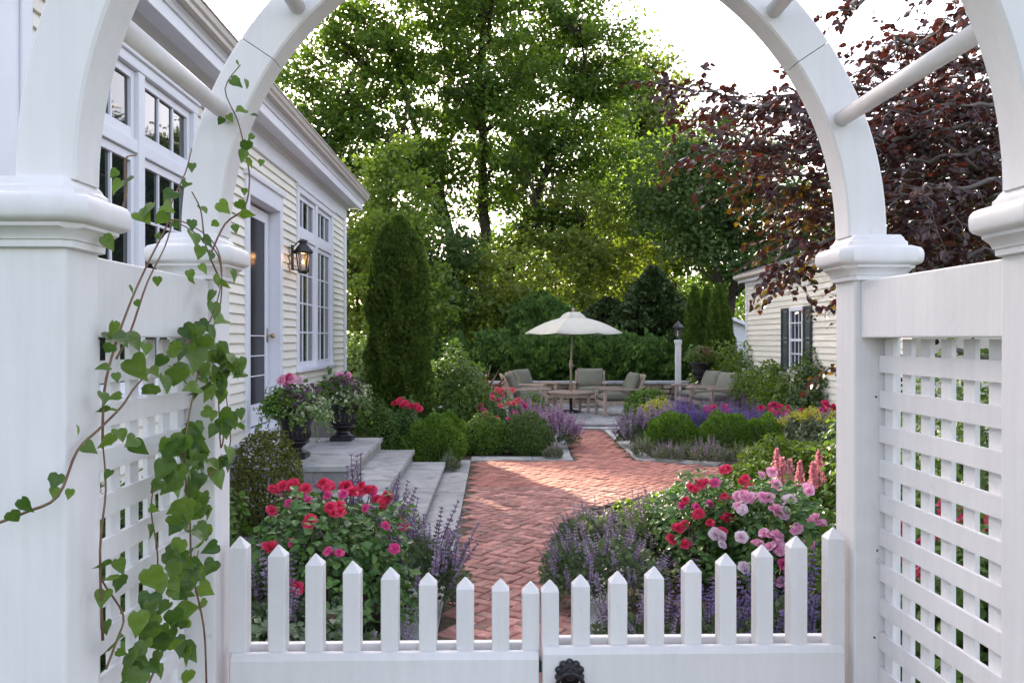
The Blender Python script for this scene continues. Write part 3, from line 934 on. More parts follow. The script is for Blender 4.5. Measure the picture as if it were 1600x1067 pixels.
# low fieldstone wall behind the patio
lw = thing('stone_wall', 'low fieldstone wall with a flat grey cap behind the patio', 'wall', (1.5, 21.55, 0.0))
MB().box(-2.6, 6.4, 21.62, 21.95, -0.05, 0.58).build('core', M['sand'], lw)
ys = [0.06, 0.20, 0.34, 0.46, 0.575]
for r_ in range(4):
    x = -2.6 + rnd.uniform(0, 0.2)
    while x < 5.2:
        l_ = rnd.uniform(0.18, 0.46)
        z0_, z1_ = ys[r_] + 0.006, ys[r_ + 1] - 0.006
        j = lambda s_=0.025: rnd.uniform(-s_, s_)
        pts = [(x + 0.008, z0_), (x + l_ * 0.5, z0_ + j(0.012)), (x + l_ - 0.008, z0_ + 0.01), (x + l_ - 0.008 + j(), z1_ - 0.01), (x + l_ * 0.45, z1_ + j(0.012)), (x + 0.01 + j(), z1_)]
        MB().prism(pts, 21.55 - rnd.uniform(0, 0.03), 21.63, 'y').build('stone', M['rubble'], lw, bevel=0.012, segs=1)
        x += l_
x = -2.7
while x < 6.3:
    l_ = rnd.uniform(1.0, 1.5)
    MB().box(x + 0.004, x + l_ - 0.004, 21.48, 22.0, 0.58, 0.645).build('cap_stone', M['bluestone'], lw, bevel=0.008)
    x += l_

# ================================================================== MAIN HOUSE
XW = -2.6
house = thing('house', 'cream clapboard house with white trim and tall multi-pane windows left of the walk', 'house', (XW, 9.0, 0))
MB().box(-9.5, XW - 0.30, 3.45, 15.09, 0.0, 4.15).build('core_wall', M['curtain'], house)
Y0, Y1 = 3.4, 15.1
ZB, ZF = 0.66, 3.76
SHEATH = [(4.85, 5.20, ZB, ZF), (7.56, 9.05, ZB, ZF), (10.60, 11.40, ZB, ZF), (13.90, 14.95, ZB, ZF), (5.20, 7.56, ZB, 1.26), (11.40, 13.90, ZB, 1.26), (3.4, 4.3, ZB, ZF), (9.05, 10.6, 3.46, ZF)]
wallm = MB()
for a, b_, z0_, z1_ in SHEATH:
    wallm.box(XW - 0.30, XW - 0.02, a, b_, z0_, z1_)
wallm.box(XW - 0.30, XW - 0.02, 4.3, 4.85, ZB, ZF)
wallm.box(XW - 0.30, XW - 0.02, 14.95, 15.09, ZB, ZF)
wall_o = wallm.build('wall', M['cream'], house)
MB().box(XW - 0.32, XW - 0.04, Y0, Y1 - 0.02, -0.05, ZB - 0.05).build('foundation', M['riser'], house)
MB().box(XW - 0.30, XW + 0.03, Y0, Y1, ZB - 0.05, ZB).build('water_table', M['trim'], house, bevel=0.006)
EXPO = 0.10
def clap(x, a, b_, z, h_, mat, parent, name='clapboard', sgn=1):
    # tapered board: thick lower edge
    MB().prism([(x - sgn * 0.006, z - 0.012), (x + sgn * 0.026, z - 0.012), (x + sgn * 0.026, z - 0.008), (x + sgn * 0.002, z + h_), (x - sgn * 0.006, z + h_)], a, b_, 'y').build(name, M[mat], parent)
def rows_in(a, b_, z0_, z1_):
    z = ZB
    while z < z1_ - 0.01:
        if z > z0_ - 0.06:
            lo = max(z, z0_)
            yield lo, min(z + EXPO, z1_) - lo
        z += EXPO
for a, b_, z0_, z1_ in SHEATH:
    for z, h_ in rows_in(a, b_, z0_, z1_):
        cuts = [a, b_]
        if b_ - a > 1.2 and rnd.random() < 0.45:                # butt joint
            cuts = [a, rnd.uniform(a + 0.3, b_ - 0.3), b_]
        for q0, q1 in zip(cuts, cuts[1:]):
            clap(XW - 0.012 + rnd.uniform(-0.0015, 0.0015), q0 + 0.0012, q1 - 0.0012, z + 0.012 + rnd.uniform(-0.0015, 0.0015), max(h_ - 0.012, 0.02) - 0.002, 'cream', wall_o)
# corner boards
MB().box(XW - 0.2, XW + 0.035, 14.95, 15.10, ZB, 3.98).build('corner_board', M['trim'], house, bevel=0.005)
pil = MB().box(XW - 0.1, XW + 0.05, 4.32, 4.84, ZB, 3.98)
pil.box(XW + 0.05, XW + 0.065, 4.36, 4.46, ZB, 3.9).box(XW + 0.05, XW + 0.065, 4.70, 4.80, ZB, 3.9)
pil.build('corner_board', M['trim'], house, bevel=0.005)
MB().box(-9.4, XW + 0.03, 15.10, 15.13, ZB, 4.0).build('end_wall', M['cream'], house)
# entablature: frieze, bed mould, soffit, fascia, crown, gutter (each its own profile along the eave)
EY0, EY1 = 3.2, 15.35
MB().box(XW - 0.1, XW + 0.03, EY0, 15.12, ZF, 3.965).build('frieze_board', M['trim'], house, bevel=0.004)
MB().prism([(XW + 0.02, 3.93), (XW + 0.055, 3.945), (XW + 0.075, 3.975), (XW + 0.105, 4.0), (XW + 0.02, 4.0)], EY0, 15.14, 'y').build('bed_moulding', M['trim'], house)
MB().box(XW - 0.2, XW + 0.26, EY0, EY1, 4.0, 4.025).build('soffit', M['trim'], house)
MB().box(XW + 0.23, XW + 0.27, EY0, EY1 + 0.02, 3.975, 4.10).build('fascia', M['trim'], house, bevel=0.004)
MB().prism([(XW + 0.268, 4.075), (XW + 0.285, 4.08), (XW + 0.295, 4.105), (XW + 0.32, 4.13), (XW + 0.268, 4.13)], EY0, EY1 + 0.03, 'y').build('crown_moulding', M['trim'], house)
gp = [(XW + 0.285, 4.132), (XW + 0.34, 4.132), (XW + 0.362, 4.15), (XW + 0.368, 4.18), (XW + 0.385, 4.20), (XW + 0.395, 4.245), (XW + 0.407, 4.25), (XW + 0.407, 4.262),
      (XW + 0.385, 4.262), (XW + 0.375, 4.21), (XW + 0.35, 4.165), (XW + 0.33, 4.145), (XW + 0.285, 4.145)]
MB().prism(gp, EY0, EY1 + 0.05, 'y').build('gutter', M['gutter'], house)
MB().box(XW + 0.27, XW + 0.286, EY0, EY1 + 0.02, 4.13, 4.27).build('gutter_board', M['trim'], house)
RX = -6.0
rf = MB()
rf.prism([(XW + 0.30, 4.27), (XW + 0.30, 4.30), (RX, 6.4), (-9.6, 4.35), (-9.6, 4.30), (RX, 6.34)], EY0, EY1, 'y')
roof_o = rf.build('roof', M['roof'], house)
MB().prism([(-9.3, 4.2), (XW, 4.2), (RX, 6.33)], 15.0, 15.08, 'y').build('gable', M['cream'], house)
MB().prism([(-9.3, 4.2), (XW, 4.2), (RX, 6.33)], 3.42, 3.5, 'y').build('gable', M['cream'], house)
MB().box(-9.4, XW - 0.02, 3.40, 3.44, 0, 4.2).build('end_wall', M['cream'], house)
for k in range(26):                                            # lowest shingle courses, seen over the gutter
    yy = EY0 + 0.05 + k * 0.46
    MB().add([(XW + 0.33, yy, 4.285), (XW + 0.33, yy + 0.44, 4.285), (XW + 0.10, yy + 0.44, 4.43), (XW + 0.10, yy, 4.43),
              (XW + 0.33, yy, 4.30), (XW + 0.33, yy + 0.44, 4.30), (XW + 0.10, yy + 0.44, 4.445), (XW + 0.10, yy, 4.445)],
             [(0, 1, 2, 3), (7, 6, 5, 4), (4, 5, 1, 0), (5, 6, 2, 1), (6, 7, 3, 2), (7, 4, 0, 3)]).build('shingle', M['roof'], roof_o)

def sash(mb, x, a, b_, z0_, z1_, st=0.045, th=0.045):
    mb.box(x - th, x, a, a + st, z0_, z1_); mb.box(x - th, x, b_ - st, b_, z0_, z1_)
    mb.box(x - th, x - 0.002, a + st, b_ - st, z1_ - st, z1_); mb.box(x - th, x - 0.002, a + st, b_ - st, z0_, z0_ + st * 1.3)
def window_unit(a, b_):
    w = MB()
    # casing round the pair
    w.box(XW - 0.05, XW + 0.032, a, a + 0.10, 1.31, 3.64); w.box(XW - 0.05, XW + 0.032, b_ - 0.10, b_, 1.31, 3.64)
    w.box(XW - 0.05, XW + 0.034, a, b_, 3.64, 3.75)
    fr = w.build('window', M['trim'], house, bevel=0.005)
    MB().box(XW - 0.06, XW + 0.055, a - 0.02, b_ + 0.02, 3.715, 3.757).build('head_moulding', M['trim'], fr, bevel=0.008)
    MB().box(XW - 0.06, XW + 0.085, a - 0.04, b_ + 0.04, 1.265, 1.312).build('sill', M['trim'], fr, bevel=0.006)
    mid = (a + b_) / 2
    MB().box(XW - 0.06, XW + 0.026, mid - 0.055, mid + 0.055, 1.312, 3.64).build('mullion', M['trim'], fr, bevel=0.004)
    for u0, u1 in ((a + 0.10, mid - 0.055), (mid + 0.055, b_ - 0.10)):
        MB().box(XW - 0.06, XW + 0.020, u0, u1, 3.045, 3.135).build('transom_bar', M['trim'], fr, bevel=0.004)
        for z0_, z1_, nr_ in ((3.135, 3.64, 1), (1.312, 3.045, 4)):
            sb = MB(); sash(sb, XW - 0.004, u0 + 0.004, u1 - 0.004, z0_ + 0.003, z1_ - 0.003, 0.062)
            g0, g1, h0, h1 = u0 + 0.066, u1 - 0.066, z0_ + 0.084, z1_ - 0.065
            for k in (1, 2):
                c = g0 + (g1 - g0) * k / 3
                sb.box(XW - 0.040, XW - 0.014, c - 0.011, c + 0.011, h0 - 0.004, h1 + 0.004)
            for k in range(1, nr_):
                c = h0 + (h1 - h0) * k / nr_
                sb.box(XW - 0.039, XW - 0.016, g0 - 0.004, g1 + 0.004, c - 0.011, c + 0.011)
            sb.build('sash', M['trim'], fr, bevel=0.003, segs=1)
            for i in range(3):
                for k in range(nr_):
                    y0_ = g0 + (g1 - g0) * i / 3 + 0.004; y1_ = g0 + (g1 - g0) * (i + 1) / 3 - 0.004
                    q0 = h0 + (h1 - h0) * k / nr_ + 0.002; q1 = h0 + (h1 - h0) * (k + 1) / nr_ - 0.002
                    ti, tj = rnd.uniform(-0.0025, 0.0025), rnd.uniform(-0.0025, 0.0025)
                    xx = XW - 0.030
                    MB().add([(xx + ti, y0_, q0), (xx - ti, y1_, q0), (xx - ti + tj, y1_, q1), (xx + ti + tj, y0_, q1),
                              (xx - 0.005, y0_, q0), (xx - 0.005, y1_, q0), (xx - 0.005, y1_, q1), (xx - 0.005, y0_, q1)],
                             [(0, 1, 2, 3), (7, 6, 5, 4), (0, 4, 5, 1), (1, 5, 6, 2), (2, 6, 7, 3), (3, 7, 4, 0)]).build('pane', M['pane'], fr)
window_unit(5.20, 7.56)
window_unit(11.40, 13.90)

# door: recessed full-glass door with white casing
dr = MB()
D0, D1, DZ0, DZ1 = 9.20, 10.44, 0.72, 3.2
dx = XW - 0.11
dr.box(dx - 0.045, dx, D0, D0 + 0.13, DZ0, DZ1); dr.box(dx - 0.045, dx, D1 - 0.13, D1, DZ0, DZ1)
dr.box(dx - 0.045, dx - 0.001, D0 + 0.13, D1 - 0.13, DZ1 - 0.13, DZ1); dr.box(dx - 0.045, dx - 0.001, D0 + 0.13, D1 - 0.13, DZ0, DZ0 + 0.24)
door = dr.build('door', M['trim'], house, bevel=0.005)
g0, g1, h0, h1 = D0 + 0.13, D1 - 0.13, DZ0 + 0.24, DZ1 - 0.13
cuts = [h0, h0 + 0.32, h0 + 0.55, h0 + 0.78, h1]
for k in range(4):
    MB().box(dx - 0.022, dx - 0.016, g0, g1, cuts[k] + 0.005, cuts[k + 1] - 0.005).build('pane', M['doorglass'], door)
    if k: MB().box(dx - 0.028, dx - 0.012, g0, g1, cuts[k] - 0.006, cuts[k] + 0.006).build('muntin', M['trim'], door)
kn = MB().tube([(dx, D1 - 0.06, 1.74), (dx + 0.05, D1 - 0.06, 1.74)], 0.010, 10).ball((dx + 0.065, D1 - 0.06, 1.74), 0.028, 12, 8)
kn.box(dx, dx + 0.006, D1 - 0.085, D1 - 0.035, 1.66, 1.83)
kn.build('handle', M['brass'], door, smooth=True)
for z in (1.0, 2.0, 2.9):
    MB().tube([(dx + 0.008, D0 - 0.004, z - 0.05), (dx + 0.008, D0 - 0.004, z + 0.05)], 0.010, 8).build('hinge', M['black'], door)
dc = MB()
dc.box(XW - 0.30, XW + 0.03, 10.47, 10.60, ZB, 3.46); dc.box(XW - 0.30, XW + 0.03, 9.05, 9.18, ZB, 3.46)
dc.box(XW - 0.30, XW + 0.032, 9.18, 10.47, 3.23, 3.46); dc.box(XW - 0.06, XW + 0.06, 9.02, 10.63, 3.42, 3.475)
dc.build('door_casing', M['trim'], house, bevel=0.005)
MB().box(XW - 0.30, XW + 0.09, 9.04, 10.62, 0.665, 0.70).build('threshold', M['trim'], house, bevel=0.006)
MB().box(XW - 0.02, XW + 0.05, 9.06, 10.60, 0.46, 0.664).build('threshold_riser', M['trim'], house)

# wall lantern with a candle
ln = thing('wall_lantern', 'black wall lantern with a glowing candle beside the door', 'lantern', (XW + 0.16, 11.02, 2.55))
lx, ly = XW + 0.18, 11.02
MB().box(XW + 0.01, XW + 0.028, ly - 0.06, ly + 0.06, 2.58, 2.94).tube([(XW + 0.02, ly, 2.90), (XW + 0.10, ly, 2.985), (lx, ly, 2.975)], 0.010, 8).tube([(XW + 0.02, ly, 2.60), (lx - 0.04, ly, 2.57)], 0.010, 8).build('bracket', M['black'], ln, bevel=0.003)
fb_ = MB()
wb, wt = 0.055, 0.085
for sx, sy in ((1, 1), (1, -1), (-1, 1), (-1, -1)):
    fb_.tube([(lx + sx * wb, ly + sy * wb, 2.555), (lx + sx * wt, ly + sy * wt, 2.83)], 0.011, 6)
for z, w_ in ((2.56, wb), (2.83, wt)):
    fb_.box(lx - w_ - 0.008, lx + w_ + 0.008, ly - w_ - 0.008, ly + w_ + 0.008, z - 0.008, z + 0.008) if z < 2.7 else None
fb_.lathe([(0.055, 2.53), (0.075, 2.545), (0.075, 2.555)], 4, (lx, ly, 0))
fb_.build('frame', M['black'], ln)
rfm = MB()
rfm.lathe([(0.142, 2.815), (0.15, 2.84), (0.085, 2.925), (0.055, 2.955), (0.055, 2.985), (0.078, 2.99), (0.06, 3.01), (0.02, 3.022), (0.004, 3.03)], 4, (lx, ly, 0))
rfm.build('lantern_roof', M['black'], ln)
for i, (a, b_) in enumerate([((1, 1), (1, -1)), ((1, -1), (-1, -1)), ((-1, -1), (-1, 1)), ((-1, 1), (1, 1))]):
    MB().add([(lx + a[0] * wb, ly + a[1] * wb, 2.568), (lx + b_[0] * wb, ly + b_[1] * wb, 2.568), (lx + b_[0] * wt, ly + b_[1] * wt, 2.82), (lx + a[0] * wt, ly + a[1] * wt, 2.82)], [(0, 1, 2, 3)]).build('glass', M['lglass'], ln)
MB().lathe([(0.034, 2.57), (0.034, 2.665), (0.028, 2.668), (0.004, 2.66)], 14, (lx, ly, 0)).build('candle', M['candle'], ln, smooth=True)
MB().ball((lx, ly, 2.70), (0.014, 0.014, 0.032), 10, 8).build('flame', M['flame'], ln, smooth=True)
ld = bpy.data.lights.new('candle_light', 'POINT'); ld.energy = 0.35; ld.color = (1, 0.5, 0.18); ld.shadow_soft_size = 0.03
ln.scale = (0.84, 0.84, 0.88)
lo = bpy.data.objects.new('candle_light', ld); COL.objects.link(lo); lo.parent = ln; lo.location = Vector((lx, ly, 2.78)) - ORG[ln.name]

# ================================================================== STEPS
st = thing('stone_steps', 'grey bluestone landing and steps below the house door', 'steps', (-1.6, 9.0, 0))
RI = 0.155
SE = 10.9
LN = 8.42
# (height, front X, near Y)
for k, (z, xf, yn, xb) in enumerate(((3 * RI, -1.395, LN, XW + 0.03), (2 * RI, -1.0, 7.4, -1.44), (RI, -0.612, 6.9, -1.045))):
    if k == 0:
        MB().box(xb, xf - 0.03, yn + 0.03, SE, -0.04, z - 0.055).build('riser', M['riser'], st)
        xs_ = [xb, -2.05, xf]; ysl = [yn, 9.2, 10.05, SE]
        for i in range(2):
            for j in range(3):
                MB().box(xs_[i] + 0.002, xs_[i + 1] - 0.002, ysl[j] + 0.002, ysl[j + 1] - 0.002, z - 0.052, z + rnd.uniform(-0.001, 0.001)).build('tread', M['bluestone'], st, bevel=0.004)
    else:
        MB().box(-2.2, xf - 0.03, yn + 0.03, LN + 0.02, -0.04, z - 0.055).build('riser', M['riser'], st)
        MB().box(xb - 0.0, xf - 0.03, LN + 0.021, SE, -0.04, z - 0.055).build('riser', M['riser'], st)
        ysl = [yn, LN - 0.02 + 0.2 * k, 9.6 + 0.3 * k, SE]
        for j in range(3):
            MB().box((-2.2 if j == 0 else xb + 0.002), xf, ysl[j] + 0.002, min(ysl[j + 1], SE) - 0.002, z - 0.052, z + rnd.uniform(-0.001, 0.001)).build('tread', M['bluestone'], st, bevel=0.004) if j else \
            MB().box(xb + 0.002, xf, ysl[0] + 0.002, ysl[1] - 0.002, z - 0.052, z).build('tread', M['bluestone'], st, bevel=0.004)

# ================================================================== ARBOR
AX = 0.09                        # centre line
HW = 0.667                       # half opening
PW = 0.10
YN0, YN1, YF0, YF1 = 1.176, 1.276, 1.80, 1.90
arb = thing('garden_arbor', 'white painted arched garden arbor with lattice sides framing the view', 'arbor', (AX, 1.54, 0))
for sx in (-1, 1):
    for y0_, y1_ in ((YN0, YN1), (YF0, YF1)):
        a = AX + sx * HW; b_ = AX + sx * (HW + PW)
        x0_, x1_ = min(a, b_), max(a, b_)
        post = MB().box(x0_, x1_, y0_, y1_, 0, 1.825).build('post', M['white'], arb, bevel=0.004)
        cp = MB()
        prof = [(0.0, 1.822), (0.009, 1.824), (0.0095, 1.833), (0.012, 1.834), (0.014, 1.841), (0.019, 1.847), (0.0265, 1.850), (0.027, 1.855), (0.031, 1.856),
                (0.036, 1.859), (0.0385, 1.864), (0.0395, 1.872), (0.0395, 1.880), (0.038, 1.887), (0.0345, 1.892), (0.029, 1.8945),
                (0.0125, 1.896), (0.012, 1.905), (0.009, 1.9075), (0.006, 1.909), (0.004, 1.914), (0.0, 1.920)]
        vs_, fs_ = [], []
        for e_, z in prof:
            ch = 0.022 if e_ > 0.02 else 0.010 if e_ > 0.008 else 0.004
            X0, X1, Y0_, Y1_ = x0_ - e_, x1_ + e_, y0_ - e_, y1_ + e_
            vs_ += [(X0 + ch, Y0_, z), (X1 - ch, Y0_, z), (X1, Y0_ + ch, z), (X1, Y1_ - ch, z), (X1 - ch, Y1_, z), (X0 + ch, Y1_, z), (X0, Y1_ - ch, z), (X0, Y0_ + ch, z)]
        n8 = 8
        for i in range(len(prof) - 1):
            for j in range(n8):
                p_, q_ = i * n8 + j, i * n8 + (j + 1) % n8
                fs_.append((p_, q_, q_ + n8, p_ + n8))
        fs_.append(tuple(range(7, -1, -1))); fs_.append(tuple(range((len(prof) - 1) * 8, len(prof) * 8)))
        co_ = cp.add(vs_, fs_).build('cap', M['white_arch'], post, smooth=True)
        co_.data.set_sharp_from_angle(angle=R(34))
# arches in segments
AZ = 1.918
RI_, RO_ = 0.660, 0.742
def arch_seg(y0_, y1_, a0, a1, n=14):
    vs_, fs_ = [], []
    c = 0.004
    for i in range(n + 1):
        t_ = a0 + (a1 - a0) * i / n
        ct, st_ = math.cos(t_), math.sin(t_)
        for r_, y_ in ((RI_ + c, y0_), (RO_ - c, y0_), (RO_, y0_ + c), (RO_, y1_ - c), (RO_ - c, y1_), (RI_ + c, y1_), (RI_, y1_ - c), (RI_, y0_ + c)):
            vs_.append((AX + r_ * ct, y_, AZ + r_ * st_))
    for i in range(n):
        for j in range(8):
            p_, q_ = i * 8 + j, i * 8 + (j + 1) % 8
            fs_.append((p_, p_ + 8, q_ + 8, q_))
    fs_.append(tuple(range(8))); fs_.append(tuple(range(n * 8 + 7, n * 8 - 1, -1)))
    return MB().add(vs_, fs_)
for y0_, y1_ in ((YN0 + 0.012, YN1 - 0.012), (YF0 + 0.012, YF1 - 0.012)):
    cuts = [0, R(33.6), R(90), R(146.4), R(180)]
    for i in range(4):
        arch_seg(y0_, y1_, cuts[i] + (0.0012 if i else 0), cuts[i + 1] - (0.0012 if i < 3 else 0), 22).build('arch_rib', M['white_arch'], arb, smooth=True).data.set_sharp_from_angle(angle=R(30))
for k in range(1, 8):
    a = R(22.5 * k - (1.5 if k < 4 else (-1.5 if k > 4 else 0)))
    x, z = AX + 0.690 * math.cos(a), AZ + 0.690 * math.sin(a)
    MB().tube([(x, YN1 - 0.02, z), (x, YF0 + 0.02, z)], 0.0165, 18).build('rung', M['white_arch'], arb, smooth=True)
# side panels: rails, stiles and lattice slats
LP = 0.0725
for sx in (-1, 1):
    ax = lambda e_: AX + sx * (HW + e_)
    def bx(e0, e1, y0_, y1_, z0_, z1_):
        a, b_ = ax(e0), ax(e1)
        return MB().box(min(a, b_), max(a, b_), y0_, y1_, z0_, z1_)
    bx(0.013, 0.088, YN1, YF0, 1.703, 1.822).build('rail', M['white'], arb, bevel=0.003)
    bx(0.013, 0.088, YN1, YF0, 0.16, 0.26).build('rail', M['white'], arb, bevel=0.003)
    for y0_, y1_ in ((YN1, YN1 + 0.020), (YF0 - 0.020, YF0)):
        bx(0.066, 0.086, y0_, y1_, 0.26, 1.703).build('stile', M['white'], arb)
    hs_ = bx(0.052, 0.0605, YN1 + 0.001, YF0 - 0.001, -0.018, 0.018).mesh('lattice_slat', M['white'])
    z = 1.648
    while z > 0.30:
        o = link('lattice_slat', hs_, arb, Matrix.Translation(Vector((0, 0, z + rnd.uniform(-0.001, 0.001))) - ORG[arb.name]))
        z -= LP
    vs2 = bx(0.0608, 0.0695, -0.018, 0.018, 0.262, 1.700).mesh('lattice_slat', M['white'])
    y = YF0 - 0.028
    while y > YN1 + 0.02:
        link('lattice_slat', vs2, arb, Matrix.Translation(Vector((0, y + rnd.uniform(-0.001, 0.001), 0)) - ORG[arb.name]))
        y -= 0.0755

# ================================================================== GATE LEAVES
pk_px_l = [(375, 835), (435, 848), (493, 862), (551, 874), (610, 884), (669, 893), (727, 900), (782, 903), (829, 907)]
pk_px_r = [(859, 905), (907, 897), (965, 892), (1022, 885), (1080, 875), (1134, 865), (1191, 852), (1244, 838), (1302, 825)]
GY = 1.845                     # picket plane
def picket(parent, x, ztop, y_):
    h_ = 0.0185
    vs_ = [(x - h_, y_ - h_, 0.14), (x + h_, y_ - h_, 0.14), (x + h_, y_ + h_, 0.14), (x - h_, y_ + h_, 0.14)]
    b_ = ztop - 0.024
    c = 0.0025
    vs_ += [(x - h_, y_ - h_, b_), (x + h_, y_ - h_, b_), (x + h_, y_ + h_, b_), (x - h_, y_ + h_, b_)]
    vs_ += [(x, y_, ztop)]
    MB().add(vs_, [(3, 2, 1, 0), (0, 1, 5, 4), (1, 2, 6, 5), (2, 3, 7, 6), (3, 0, 4, 7), (4, 5, 8), (5, 6, 8), (6, 7, 8), (7, 4, 8)]).build('picket', M['white'], parent, bevel=0.002, segs=2)
for side, lst, xa, xb, ztop_px in (('left', pk_px_l, 360, 842, 1019), ('right', pk_px_r, 848, 1319, 1012)):
    yy = GY if side == 'left' else GY - 0.012
    lab = ('left leaf of the white picket gate, plain without a latch ring' if side == 'left' else 'right leaf of the white picket gate carrying a black latch ring')
    gt = thing('picket_gate', lab, 'gate', (XD((xa + xb) / 2, yy), yy, 0), 0, 'two leaves of the picket gate')
    for (px_, py_) in lst:
        picket(gt, XD(px_, yy), ZD(py_, yy - 0.004), yy)
    x0_, x1_ = XD(xa, yy - 0.03), XD(xb, yy - 0.03)
    zr = ZD(ztop_px, yy - 0.03)
    yb = yy - 0.0190
    def rail(z1_, hh):
        # front board with a bevelled top edge, back board a little higher
        MB().prism([(yb, z1_ - hh), (yb, z1_ + 0.002), (yb - 0.010, z1_), (yb - 0.018, z1_ - 0.013), (yb - 0.018, z1_ - hh)], x0_, x1_, 'x').build('rail', M['white'], gt, bevel=0.0015, segs=1)
        MB().box(x0_, x1_, yy + 0.0190, yy + 0.037, z1_ - hh, z1_ + 0.004).build('rail', M['white'], gt, bevel=0.002)
    rail(zr, 0.085)
    rail(0.34, 0.12)
    if side == 'left':
        MB().box(x1_ + 0.0005, x1_ + 0.006, yb - 0.012, yb + 0.02, zr - 0.042, zr - 0.018).build('latch_bar', M['black'], gt)
    else:
        c = P(890, 1052, yb - 0.02)
        k_ = MB()
        for i in range(7):
            a = R(-15 + 210 * i / 6)
            k_.ball((c.x + 0.0235 * math.cos(a), yb - 0.022, c.z + 0.0235 * math.sin(a)), (0.0085, 0.006, 0.0085), 10, 6)
        k_.tube([(c.x, yb - 0.018, c.z), (c.x, yb - 0.028, c.z)], 0.024, 20)
        k_.ball((c.x, yb - 0.030, c.z + 0.002), (0.013, 0.014, 0.013), 12, 8)
        k_.build('latch_plate', M['black'], gt, smooth=True)
        pts = [(c.x + 0.027 * math.sin(R(t_)), yb - 0.036 - 0.004 * math.cos(R(t_)), c.z - 0.020 + 0.027 * math.cos(R(t_))) for t_ in range(0, 361, 15)]
        MB().tube(pts, 0.0048, 8).build('latch_ring', M['black'], gt, smooth=True)

# nail heads and small dents on the painted boards
nm = MB().tube([(0, -0.0006, 0), (0, 0.0008, 0)], 0.0022, 8).mesh('nail_head', M['black'])
for (px_, py_, d_) in ((1369, 620, 1.799), (1367, 996, 1.799), (1371, 860, 1.799), (305, 1033, 1.799)):
    link('nail_head', nm, arb, Matrix.Translation(P(px_, py_, d_) - ORG[arb.name]))
# moss and weeds in the brick joints
mo = thing('joint_moss', 'small tufts of green moss and weeds in the brick joints', 'moss', (0.2, 8, 0), 0, None, 'stuff')
pp = []
for (px_, py_, k_) in ((836, 741, 22), (742, 776, 16), (765, 851, 20), (705, 850, 14), (870, 880, 20), (880, 868, 16), (800, 700, 10), (856, 838, 12), (720, 905, 16), (900, 760, 8), (735, 745, 12), (890, 910, 18), (790, 955, 14)):
    d_ = CAMZ * FPX / (py_ - 530)
    for q in range(k_):
        t_ = rng.normal() * 0.06
        pp.append((XD(px_, d_) + t_ * ca + rng.normal() * 0.008 - 0.2, d_ + t_ * sa + rng.normal() * 0.008 - 8, 0.010))
pp = np.array(pp)
leaf_obj('moss', DIA, pp, frames_n(rng.normal(size=pp.shape) * 0.7 + np.array((0, 0, 1))), 0.020 * rng.uniform(0.5, 1.3, len(pp)), rng.random(len(pp)), M['cover'], mo, local=True)
fl = thing('fallen_petals', 'pink and red petals fallen on the bricks below the roses', 'petals', (0.2, 6, 0), 0, None, 'stuff')
for mt_, n_ in (('pink', 14), ('red', 12)):
    q = np.stack([rng.uniform(-0.3, 0.35, n_), rng.uniform(-1.2, 2.4, n_), np.full(n_, 0.021)], 1)
    leaf_obj('petal', DIA, q, frames_n(rng.normal(size=q.shape) * 0.2 + np.array((0, 0, 1))), 0.022 * rng.uniform(0.7, 1.2, n_), rng.random(n_), M[mt_], fl, local=True)

# ================================================================== COTTAGE, SHED, FAR HOUSE
CX = 5.87
cot = thing('cottage', 'small cream clapboard cottage with dark shutters at the right of the patio', 'cottage', (CX, 17, 0))
MB().box(CX + 0.02, 10.5, 12.0, 19.97, 0, 3.0).build('wall', M['cream2'], cot)
cw = cot.children[0]
W0, W1, WZ0, WZ1 = 16.25, 17.0, 1.05, 2.32
for a, b_, z0_, z1_ in ((12.0, W0, 0.3, 2.93), (W1, 19.9, 0.3, 2.93), (W0, W1, 0.3, WZ0), (W0, W1, WZ1, 2.93)):
    z = 0.3
    while z < 2.92:
        lo, hi = max(z, z0_), min(z + 0.115, z1_)
        if hi - lo > 0.02:
            clap(CX + 0.012, a, b_, lo + 0.012, hi - lo - 0.006, 'cream2', cw, sgn=-1)
        z += 0.115
MB().box(CX - 0.025, CX + 0.10, 19.88, 20.0, 0.2, 2.95).build('corner_board', M['trim'], cot)
MB().box(CX - 0.03, CX + 0.1, 12.0, 20.0, 2.93, 3.03).build('frieze_board', M['trim'], cot)
MB().box(CX - 0.13, CX + 0.2, 11.9, 20.12, 3.03, 3.06).build('soffit', M['trim'], cot)
MB().box(CX - 0.16, CX - 0.11, 11.9, 20.14, 3.01, 3.15).build('fascia', M['trim'], cot)
MB().prism([(CX - 0.27, 3.10), (CX - 0.19, 3.06), (CX - 0.161, 3.06), (CX - 0.161, 3.17), (CX - 0.27, 3.17)], 11.9, 20.15, 'y').build('gutter', M['gutter'], cot)
MB().prism([(CX - 0.2, 3.18), (CX - 0.2, 3.21), (8.2, 4.0), (10.9, 3.21), (10.9, 3.18), (8.2, 3.95)], 11.9, 20.13, 'y').build('roof', M['roof'], cot)
wf = MB()
wf.box(CX - 0.03, CX + 0.02, W0, W0 + 0.07, WZ0, WZ1); wf.box(CX - 0.03, CX + 0.02, W1 - 0.07, W1, WZ0, WZ1)
wf.box(CX - 0.032, CX + 0.02, W0, W1, WZ1 - 0.07, WZ1); wf.box(CX - 0.06, CX + 0.02, W0 - 0.03, W1 + 0.03, WZ0, WZ0 + 0.06)
wf.box(CX - 0.02, CX + 0.015, W0 + 0.07, W1 - 0.07, (WZ0 + WZ1) / 2 - 0.025, (WZ0 + WZ1) / 2 + 0.025)
for k in (1, 2):
    c = W0 + 0.07 + (W1 - W0 - 0.14) * k / 3
    wf.box(CX - 0.012, CX + 0.012, c - 0.011, c + 0.011, WZ0 + 0.05, WZ1 - 0.06)
